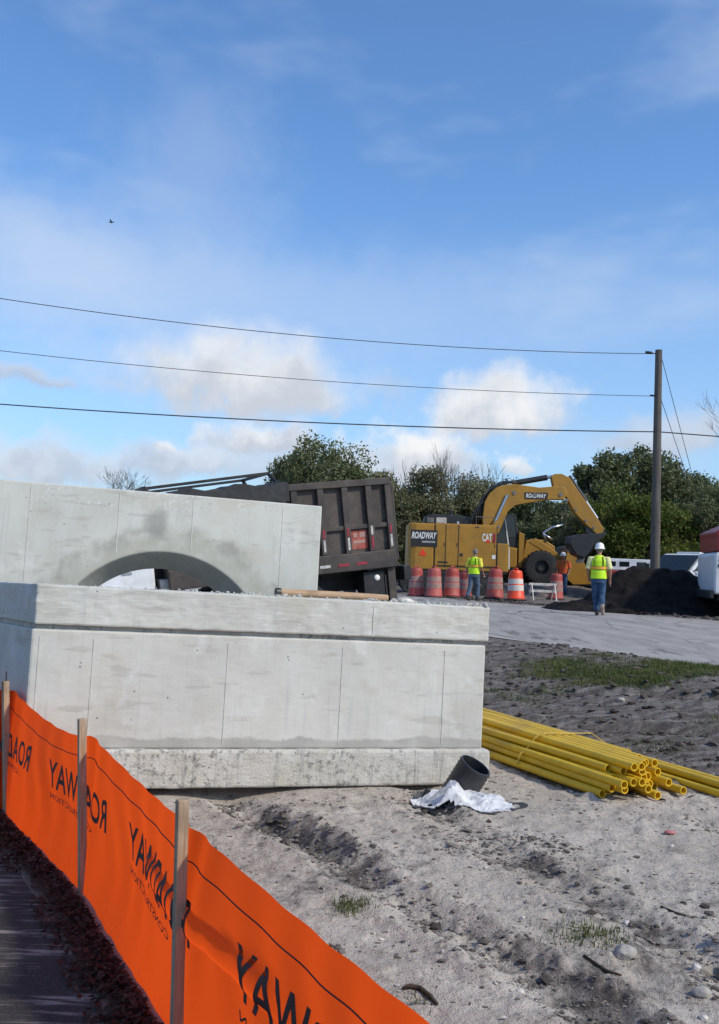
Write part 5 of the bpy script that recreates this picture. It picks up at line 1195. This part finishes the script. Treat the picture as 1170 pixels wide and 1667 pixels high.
# ------------------------------------------------------------------ people (local: facing +y, feet at z = 0, 1.8 m tall)
def hand(b, w_, d, side):
    """palm and five fingers from the wrist w_, pointing along d"""
    w_ = Vector(w_); d = Vector(d).normalized(); fw = Vector((0, 1, 0)); fw = (fw - d * fw.dot(d)).normalized(); inn = d.cross(fw) * side
    b.tube([w_, w_ + d * .03, w_ + d * .085], [.028, .036, .034], 10)
    for k, (o_, l) in enumerate(((.033, .068), (.011, .078), (-.011, .072), (-.031, .055))):
        p = w_ + d * .08 + fw * o_; c = inn * .018
        b.tube([p, p + d * l * .5 + c * .3, p + d * l * .85 + c * 1.1, p + d * l + c * 1.9], [.0105, .010, .009, .007], 7)
    p = w_ + d * .03 + fw * .03; b.tube([p, p + fw * .028 + d * .03, p + fw * .034 + d * .06], [.014, .011, .009], 7)
def person(label, loc, yaw, J, shirt, vest, pants, bootm, hat=None, hair='hair_grey', scale=1.0, group='road workers'):
    t = thing('person', label, 'person', loc, yaw, group); t.scale = (scale,) * 3
    hd = Vector(J['head']); nk = Vector(J['neck']); pv = Vector(J['pelvis']); chst = Vector(J['chest'])
    b = MB()
    b.ell(hd, (.078, .098, .118), 16, 12); b.ell(hd + Vector((0, .03, -.065)), (.058, .068, .06), 12, 8)
    b.tube([hd + Vector((0, .085, .02)), hd + Vector((0, .118, -.025)), hd + Vector((0, .09, -.04))], [.010, .017, .012], 8)      # nose
    b.tube([hd + Vector((-.025, .092, -.068)), hd + Vector((.025, .092, -.068))], .010, 6)                                          # lips
    for s_ in (-1, 1): b.ell(hd + Vector((s_ * .080, -.005, -.01)), (.012, .026, .034), 8, 6)
    b.tube([chst + Vector((0, -.01, .1)), nk, hd + Vector((0, -.01, -.07))], [.075, .058, .055], 12)
    b.loft([(pv.x, pv.y, pv.z - .08, .15, .11), (pv.x, pv.y, pv.z + .05, .155, .105), (chst.x, chst.y, chst.z - .12, .155, .10), (chst.x, chst.y, chst.z + .05, .18, .11), (chst.x, chst.y, chst.z + .13, .15, .085)], 18)
    for s_ in ('l', 'r'):
        A = [Vector(J[s_ + k]) for k in ('sh', 'el', 'wr')]; G = [Vector(J[s_ + k]) for k in ('hip', 'kn', 'an', 'toe')]
        b.tube([A[0], A[0].lerp(A[1], .5), A[1], A[1].lerp(A[2], .35), A[2]], [.056, .050, .042, .042, .028], 12)
        hand(b, A[2], A[2] - A[1], -1 if s_ == 'l' else 1)
        b.tube([G[0], G[0].lerp(G[1], .5), G[1], G[1].lerp(G[2], .3), G[2]], [.085, .075, .056, .056, .038], 12); b.tube([G[2] + Vector((0, -.03, -.02)), G[2].lerp(G[3], .5), G[3]], [.040, .042, .03], 10)
    link('body', remeshed(b, .0085, 3), 'skin', t, smooth=True)
    for s_ in (-1, 1): MB().ell(hd + Vector((s_ * .03, .088, .012)), (.012, .009, .008), 8, 6).build('eye', 'sign_white', t)
    # trousers
    b = MB(); b.loft([(pv.x, pv.y, pv.z - .14, .165, .125), (pv.x, pv.y, pv.z, .172, .128), (pv.x, pv.y, pv.z + .10, .168, .118)], 18)
    for s_ in ('l', 'r'):
        G = [Vector(J[s_ + k]) for k in ('hip', 'kn', 'an', 'toe')]; cf = G[1].lerp(G[2], .88)
        b.tube([G[0] + Vector((0, 0, .03)), G[0].lerp(G[1], .45), G[1], G[1].lerp(G[2], .35), G[1].lerp(G[2], .7), cf], [.103, .096, .078, .076, .072, .074], 14)
    link('trousers', remeshed(b, .011, 3), pants, t, smooth=True)
    for s_ in ('l', 'r'):
        G = [Vector(J[s_ + k]) for k in ('an', 'toe')]; b = MB(); k = (G[1] - G[0]).normalized()
        b.tube([G[0] + Vector((0, 0, .07)), G[0]], [.055, .056], 12); b.tube([G[0] - k * .06 + Vector((0, 0, -.03)), G[0].lerp(G[1], .5) + Vector((0, 0, -.005)), G[1] + k * .03], [.046, .052, .04], 12)
        link('boot', remeshed(b, .009, 3), bootm if not isinstance(bootm, tuple) else bootm[s_ == 'r'], t, smooth=True)
    # shirt with sleeves, vest over it
    b = MB(); b.loft([(pv.x, pv.y, pv.z + .05, .172, .128), (chst.x, chst.y, chst.z - .14, .178, .125), (chst.x, chst.y, chst.z + .04, .198, .130), (chst.x, chst.y, chst.z + .12, .165, .10), (nk.x, nk.y, nk.z + .0, .07, .07)], 20)
    for s_ in ('l', 'r'):
        A = [Vector(J[s_ + k]) for k in ('sh', 'el')]; b.tube([A[0].lerp(chst, .25), A[0], A[0].lerp(A[1], .5), A[0].lerp(A[1], .95)], [.085, .080, .072, .070], 14)
    link('shirt', remeshed(b, .011, 3), shirt, t, smooth=True)
    b = MB(); b.loft([(pv.x, pv.y, pv.z - .04, .198, .150), (pv.x, pv.y, pv.z + .12, .196, .148), (chst.x, chst.y, chst.z - .10, .198, .144), (chst.x, chst.y, chst.z + .04, .205, .146), (chst.x, chst.y, chst.z + .115, .150, .116), (nk.x, nk.y, nk.z + .005, .085, .085)], 28)
    v = link('vest', remeshed(b, .011, 3), vest, t, smooth=True)
    zb = pv.z + .20; MB().loft([(pv.x, pv.y, zb, .209, .160), (pv.x, pv.y, zb + .06, .209, .160)], 32).build('reflective_band', 'vest_stripe', v, autosmooth=50)
    MB().loft([(pv.x, pv.y, zb - .012, .2075, .1585), (pv.x, pv.y, zb + .072, .2075, .1585)], 32).build('band_trim', 'vest_trim', v, autosmooth=50)
    for s_ in (-1, 1):
        for f_ in (-1, 1):
            MB().bar((s_ * .115, f_ * .134 + chst.y, zb + .05), (s_ * .105, f_ * .138 + chst.y, chst.z + .05), .034, .016, up=(0, 1, 0)).bar((s_ * .105, f_ * .138 + chst.y, chst.z + .05), (s_ * .085, f_ * .095 + chst.y, chst.z + .14), .034, .016, up=(0, 1, 0)).build('shoulder_stripe', 'vest_trim', v)
    if hat:
        pr = [(.136, -.012), (.142, .0), (.138, .012), (.116, .016), (.115, .06), (.100, .105), (.070, .135), (.03, .150), (0, .153)]
        h = MB().lathe(pr, 24).build('hard_hat', hat, t, smooth=True); h.location = hd + Vector((0, 0, .015)); h.scale = (.93, 1.12, 1)
        MB().box((0, 0, .15), (.03, .16, .016)).build('ridge', hat, h, bevel=.006); MB().ell((0, .125, .0), (.085, .05, .010), 14, 6).build('brim', hat, h, smooth=True)
    b = MB(); b.ell(hd + Vector((0, -.022, .022)), (.086, .098, .112), 16, 10); link('hair', remeshed(b, .010, 1), hair, t, smooth=True)
    return t
def workers():
    walk = dict(pelvis=(0, 0, .96), chest=(0, .03, 1.33), neck=(0, .03, 1.50), head=(.01, .07, 1.655), lsh=(-.20, .02, 1.42), lel=(-.265, -.02, 1.14), lwr=(-.235, .11, .93), rsh=(.20, .02, 1.42), rel=(.27, -.05, 1.14), rwr=(.27, .03, .88),
                lhip=(-.09, 0, .92), lkn=(-.075, .10, .50), lan=(-.02, .02, .085), ltoe=(-.03, .17, .045), rhip=(.09, 0, .92), rkn=(.085, .02, .50), ran=(.10, -.33, .24), rtoe=(.115, -.25, .07))
    c = at(973, 996, 24.4); person('worker in lime vest, jeans and white hard hat walking beside the black soil heap', (c.x, c.y, ROADZ - .005), R(-14), walk, 'shirt_cream', 'vest_lime', 'denim', ('boot', 'boot_tan'), 'hat_white')
    w2 = dict(walk); w2.update(lkn=(-.10, -.05, .50), lan=(-.13, -.20, .13), ltoe=(-.13, -.06, .045), rkn=(.11, .12, .50), ran=(.10, .10, .09), rtoe=(.11, .25, .045), lwr=(-.27, .02, .90), rel=(.27, .0, 1.14), rwr=(.27, .16, .95))
    c = at(770, 975, 33.2); person('worker with grey hair in yellow vest and jeans before the excavator and drums', (c.x, c.y, hz(c.x, c.y) + .01), R(-32), w2, 'shirt_yellow', 'vest_lime', 'denim_grey', 'boot', None, scale=.99)
    w3 = dict(walk); w3.update(lkn=(-.09, .02, .5), lan=(-.09, 0, .085), ltoe=(-.1, .15, .045), rkn=(.09, .02, .5), ran=(.09, 0, .085), rtoe=(.1, .15, .045))
    c = at(917, 930, 42.2); person('worker in orange vest and white hard hat standing behind the loader bucket', (c.x, c.y, hz(c.x, c.y)), R(150), w3, 'vest_orange', 'vest_orange', 'denim', 'boot', 'hat_white', scale=1.03)
workers()

# ------------------------------------------------------------------ utility pole and wires
def pole_and_wires():
    D = 33.2; b = at(1066, 915, D); tp = at(1072, 570, D); bx = b.x; gz = float(base_h(bx, D))
    t = thing('utility_pole', 'weathered wooden utility pole standing behind the soil heap', 'utility pole', (bx, D, gz))
    H_ = tp.z - gz; lean = tp.x - bx
    MB().tube([(0, 0, -.3), (lean * .5, 0, H_ * .5), (lean, 0, H_)], [.17, .145, .115], 16).build('shaft', 'pole_wood', t, autosmooth=40)
    def attach(y): q = at(1071, y, D); return q
    W = []
    for (ya, yl, ym, r_, kind) in ((576, 486, 552, .012, 'top'), (645, 571, 622, .010, 'middle'), (703, 658, 689, .021, 'lowest')):
        A = attach(ya); hA = A.z - CAMZ
        # left end lies at the same height; its distance follows from that
        d = ray(0, yl); k = hA * (.985) / d.z; Lp = CAM + d * k; 
        far = A + (Lp - A) * 1.55
        sag_mid = at(530, ym, (A.y + Lp.y) / 2)
        pts = []
        f = (A.x - sag_mid.x) / (A.x - far.x); s2 = 1 / 1.55
        sol = np.linalg.solve(np.array([[f, -4 * f * (1 - f)], [s2, -4 * s2 * (1 - s2)]]), np.array([sag_mid.z - A.z, Lp.z - A.z])); far.z = A.z + sol[0]; sg = sol[1]
        for i in range(41):
            s_ = i / 40; p = A.lerp(far, s_); p.z -= sg * 4 * s_ * (1 - s_); pts.append(p)
        if kind == 'lowest':
            e = at(1240, 716, D - 1.2); pts = [e] + pts
        o = MB().tube(pts, r_, 6).build('overhead_wire', 'wire_black', smooth=True)
        tag(o, {'top': 'topmost thin overhead wire running left from the pole', 'middle': 'middle thin overhead wire running left from the pole', 'lowest': 'lowest and thickest overhead cable crossing past the pole'}[kind], 'wire', 'overhead wires')
        W.append(far)
        if kind != 'lowest':
            dr = (far - A).normalized(); q0 = A - Vector((bx, D, gz)); ins = MB().lathe([(.0, 0), (.03, .0), (.055, .06), (.03, .08), (.06, .14), (.03, .16), (.055, .22), (.02, .26), (0, .26)], 10, dr.to_track_quat('Z', 'Y').to_matrix()).build('insulator', 'machine_black', t, smooth=True); ins.location = q0 + dr * (.22 if kind == 'top' else .12)
            if kind == 'middle': ins.scale = (.7, .7, .7)
            MB().tube([q0, q0 + dr * .25], .02, 6).build('insulator_arm', 'bare_steel', t)
    # second pole out of the picture that carries the far wire ends
    e = W[1]; t2 = thing('utility_pole', 'wooden utility pole left of the picture carrying the wires', 'utility pole', (e.x, e.y, float(base_h(e.x, e.y)))); MB().tube([(0, 0, -.3), (0, 0, W[0].z + .3)], [.17, .12], 14).build('shaft', 'pole_wood', t2, autosmooth=40)
    for a, bb, lab in (((1076, 580), (1127, 775), 'guy wire from the pole top slanting down to the right'), ((1074, 645), (1116, 770), 'guy wire from the middle of the pole slanting down right')):
        A = at(*a, D); E = at(*bb, D + 5); d = (E - A); k = (A.z - ROADZ) / -d.z
        g = MB().tube([A, A + d * k], .011, 6).build('guy_wire', 'wire_black'); tag(g, lab, 'wire', 'guy wires')
pole_and_wires()

# ------------------------------------------------------------------ trees
def leaf_cloud(cent, size, rng, name, mat, parent):
    n = len(cent); a = rng.normal(size=(n, 3)); a /= np.linalg.norm(a, axis=1)[:, None]; b = rng.normal(size=(n, 3)); b -= a * (a * b).sum(1)[:, None]; b /= np.linalg.norm(b, axis=1)[:, None]
    s = (size * rng.uniform(.55, 1.3, n))[:, None]
    v = np.stack([cent - a * s, cent + b * s * .45, cent + a * s, cent - b * s * .45], 1).reshape(-1, 3)
    me = bpy.data.meshes.new(name); me.vertices.add(4 * n); me.vertices.foreach_set('co', v.ravel().astype(np.float32)); me.loops.add(4 * n); me.loops.foreach_set('vertex_index', np.arange(4 * n, dtype=np.int32)); me.polygons.add(n); me.polygons.foreach_set('loop_start', np.arange(0, 4 * n, 4, dtype=np.int32)); me.polygons.foreach_set('loop_total', np.full(n, 4, np.int32)); me.update(calc_edges=True)
    return link(name, me, mat, parent)
def make_tree(seed, H_, W_, zc, zr, mat, nleaf, lsize, label, loc, nblob=26, blob=.34, group='trees beyond the works', name='tree', stems=1, twigs=False):
    rng = np.random.default_rng(seed); t = thing(name, label, 'tree' if 'tree' in name else 'shrub', loc, 0, group)
    cs = []
    while len(cs) < nblob:
        p = rng.uniform(-1, 1, 3)
        if np.linalg.norm(p) < 1 and np.linalg.norm(p) > .35: cs.append(p * np.array([W_ / 2 * .82, W_ / 2 * .82, zr]) + np.array([0, 0, zc]))
    cs = np.array(cs); br = rng.uniform(.6, 1.25, nblob) * blob * W_ / 2
    tr = MB()
    for s_ in range(stems):
        bx, by = (rng.uniform(-.3, .3, 2) * W_ * .3) if stems > 1 else (0, 0); r_ = .035 * H_ / (1 + .5 * (stems - 1))
        tr.tube([(bx, by, -.2), (bx * .8 + .1, by, zc * .45), (bx * .5 - .05, by * .5, zc)], [r_, r_ * .75, r_ * .4], 8)
    for c in cs:
        m = Vector(c) * .45 + Vector((0, 0, zc * .25)); tr.tube([(0, 0, zc * .45), m, Vector(c)], [.012 * H_, .008 * H_, .003 * H_], 5, False)
    tk = tr.build('trunk', 'bark', t, smooth=True)
    k = rng.integers(0, nblob, nleaf); d = rng.normal(size=(nleaf, 3)); d /= np.linalg.norm(d, axis=1)[:, None]
    rr = rng.random(nleaf) ** .45; pts = cs[k] + d * (br[k] * rr)[:, None] * np.array([1.1, 1.1, .8])
    # break the surface up with sprigs
    pts += .12 * rng.normal(size=pts.shape) * lsize / .12
    pts = pts[pts[:, 2] > .12]
    leaf_cloud(pts, lsize, rng, 'crown', mat, t)
    if twigs:
        tw = MB()
        for i in range(60):
            a = rng.uniform(0, 2 * PI); c = cs[rng.integers(0, nblob)]; e = c + np.array([math.cos(a) * .25, math.sin(a) * .25, rng.uniform(.5, 1.1)]) * blob * W_ * .5
            tw.tube([Vector(c), (Vector(c) + Vector(e)) / 2 + Vector((.05, 0, 0)), Vector(e)], [.018, .012, .005], 4, False)
        tw.build('twigs', 'bark', t)
    return t
def bare_tree(seed, H_, spread, loc, label, levels=5, r0_=.05, name='bare_tree', cat='tree'):
    rnd = random.Random(seed); t = thing(name, label, cat, loc, 0, 'trees beyond the works'); tr = MB(); tw = MB()
    def grow(p, d, l, r_, k):
        q = p + d * l; mid = p.lerp(q, .5) + Vector((rnd.uniform(-.06, .06), rnd.uniform(-.06, .06), 0)) * l
        (tr if k > levels - 2 else tw).tube([p, mid, q], [r_, r_ * .8, r_ * .6], 6 if k > 2 else 4, False)
        if k == 0: return
        for i in range(rnd.choice((2, 3, 3))):
            nd = (d + Vector((rnd.uniform(-1, 1), rnd.uniform(-1, 1), rnd.uniform(-.15, .75))) * spread).normalized(); grow(q if i else mid.lerp(q, rnd.uniform(.4, 1)), nd, l * rnd.uniform(.62, .85), max(.006, r_ * .58), k - 1)
    grow(Vector((0, 0, -.1)), Vector((rnd.uniform(-.1, .1), 0, 1)), H_ * .34, r0_, levels)
    tr.build('trunk', 'bark', t, smooth=True); tw.build('branches', 'bark', t, smooth=True); return t
def woods():
    def put(px, D): p = at(px, 930, D); return (p.x, D, float(base_h(p.x, D)))
    T = make_tree
    # (px, D, top row in the photograph) -> height
    def top(px, py, D): return at(px, py, D).z - float(base_h(at(px, 930, D).x, D))
    h = top(530, 718, 46); T(1, h, 4.5, h - 1.9, 1.9, 'leaf_oak', 15000, .10, 'dense rounded green tree rising behind the dump truck', put(524, 46), 40, .36)
    h = top(470, 735, 47); T(2, h, 2.2, h - 1.5, 1.4, 'leaf_oak', 6000, .10, 'small green tree at the left of the rounded tree behind the dump truck', put(470, 47.5), 18, .4)
    k = 0
    for px, py, D, w_, m_, lab in ((618, 772, 56, 4.2, 'leaf_olive', 'grey-green scrub just right of the rounded tree'), (655, 778, 58, 4.6, 'leaf_grey', 'pale scrub behind the dump truck tail'), (695, 770, 56, 4.6, 'leaf_olive', 'olive scrub above the left end of the excavator'), (735, 768, 59, 4.8, 'leaf_grey', 'pale grey scrub above the excavator name panel'), (775, 782, 56, 4.6, 'leaf_olive', 'olive scrub behind the excavator boom foot'), (815, 788, 60, 4.8, 'leaf_olive', 'olive scrub behind the excavator cab'), (860, 805, 55, 4.8, 'leaf_dark', 'dark shrub below the raised boom'), (905, 812, 57, 5.0, 'leaf_dark', 'dark shrub below the bend of the boom')):
        h = top(px, py, D); k += 1; pale = m_ != 'leaf_dark'
        T(20 + k, h, w_, h * .5, h * .5, m_, 12000 if not pale else 17000, .105, lab, put(px, D), 60, .32, 'scrub beyond the works', 'shrub', 3, pale)
    for px, py, D, w_, m_, nb, lab in ((975, 738, 50, 3.9, 'leaf_dark', 36, 'dark leafy tree left of the utility pole with gaps of sky'), (1028, 728, 52, 4.6, 'leaf_dark', 40, 'tall dark tree directly left of the utility pole'), (1088, 742, 53, 4.4, 'leaf_dark', 38, 'dark tree directly right of the utility pole'), (1135, 775, 55, 4.4, 'leaf_dark', 36, 'lower dark tree at the right picture edge')):
        h = top(px, py, D); k += 1; T(40 + k, h, w_, h - 2.0, 2.0, m_, 11500, .115, lab, put(px, D), nb + 8, .25)
    for px, py, D, w_, m_, lab in ((950, 812, 47, 3.6, 'leaf_olive', 'olive shrub behind the excavator stick'), (995, 800, 46, 4.0, 'leaf_bright', 'bright green shrub behind the worker with the white helmet'), (1040, 812, 45.5, 3.6, 'leaf_bright', 'bright green shrub left of the pole foot'), (1088, 806, 46, 3.8, 'leaf_bright', 'yellow-green shrub right of the pole above the pickup'), (1130, 812, 47, 4.0, 'leaf_dark', 'dark shrub behind the white pickup'), (1175, 790, 48, 4.4, 'leaf_dark', 'dark shrub at the right edge behind the red truck'), (868, 842, 50, 3.6, 'leaf_dark', 'low dark shrub behind the wheel loader'), (915, 848, 49.5, 3.6, 'leaf_dark', 'low dark shrub behind the loader bucket')):
        h = top(px, py, D); k += 1; T(60 + k, h, w_, h * .5, h * .5, m_, 13000, .095, lab, put(px, D), 40, .34, 'scrub beyond the works', 'shrub', 3)
    h = top(190, 757, 62); bare_tree(5, h * .96, .75, put(190, 62), 'bare twiggy tree showing above the left concrete block', 6, .07)
    h = top(322, 782, 64); bare_tree(15, h * .9, .75, put(322, 64), 'low bare tree top beside the truck tarp frame', 5, .07)
    h = top(1245, 640, 40); bare_tree(8, h * .95, .62, put(1262, 40), 'bare branches reaching in at the right picture edge', 6, .08)
    for px, py, D in ((720, 752, 55), (800, 770, 57), (650, 762, 56), (760, 760, 58)):
        h = top(px, py, D); bare_tree(int(px), h * .95, .35, put(px, D), {720: 'thin bare sapling above the excavator name panel', 800: 'thin bare sapling behind the boom foot', 650: 'thin bare sapling beside the dump truck tail', 760: 'thin bare sapling above the excavator hood'}[px], 5, .03)
woods()
def bird():
    p = at(181, 362, 60); t = thing('bird', 'tiny dark bird high in the sky at left', 'bird', p)
    b = MB(); b.ell((0, 0, 0), (.12, .045, .045), 10, 6); b.ell((.13, 0, .02), (.045, .04, .04), 8, 6); link('body', remeshed(b, .015, 1), 'bird_dark', t)
    for s_ in (-1, 1): MB().add([(.06, s_ * .03, .02), (-.05, s_ * .03, .02), (-.06, s_ * .22, .09), (.02, s_ * .20, .10), (-.1, s_ * .38, .04)], [(0, 1, 2, 3), (3, 2, 4)]).build('wing', 'bird_dark', t)
    MB().add([(-.1, -.02, 0), (-.1, .02, 0), (-.2, .05, 0), (-.2, -.05, 0)], [(0, 1, 2, 3)]).build('tail', 'bird_dark', t)
bird()
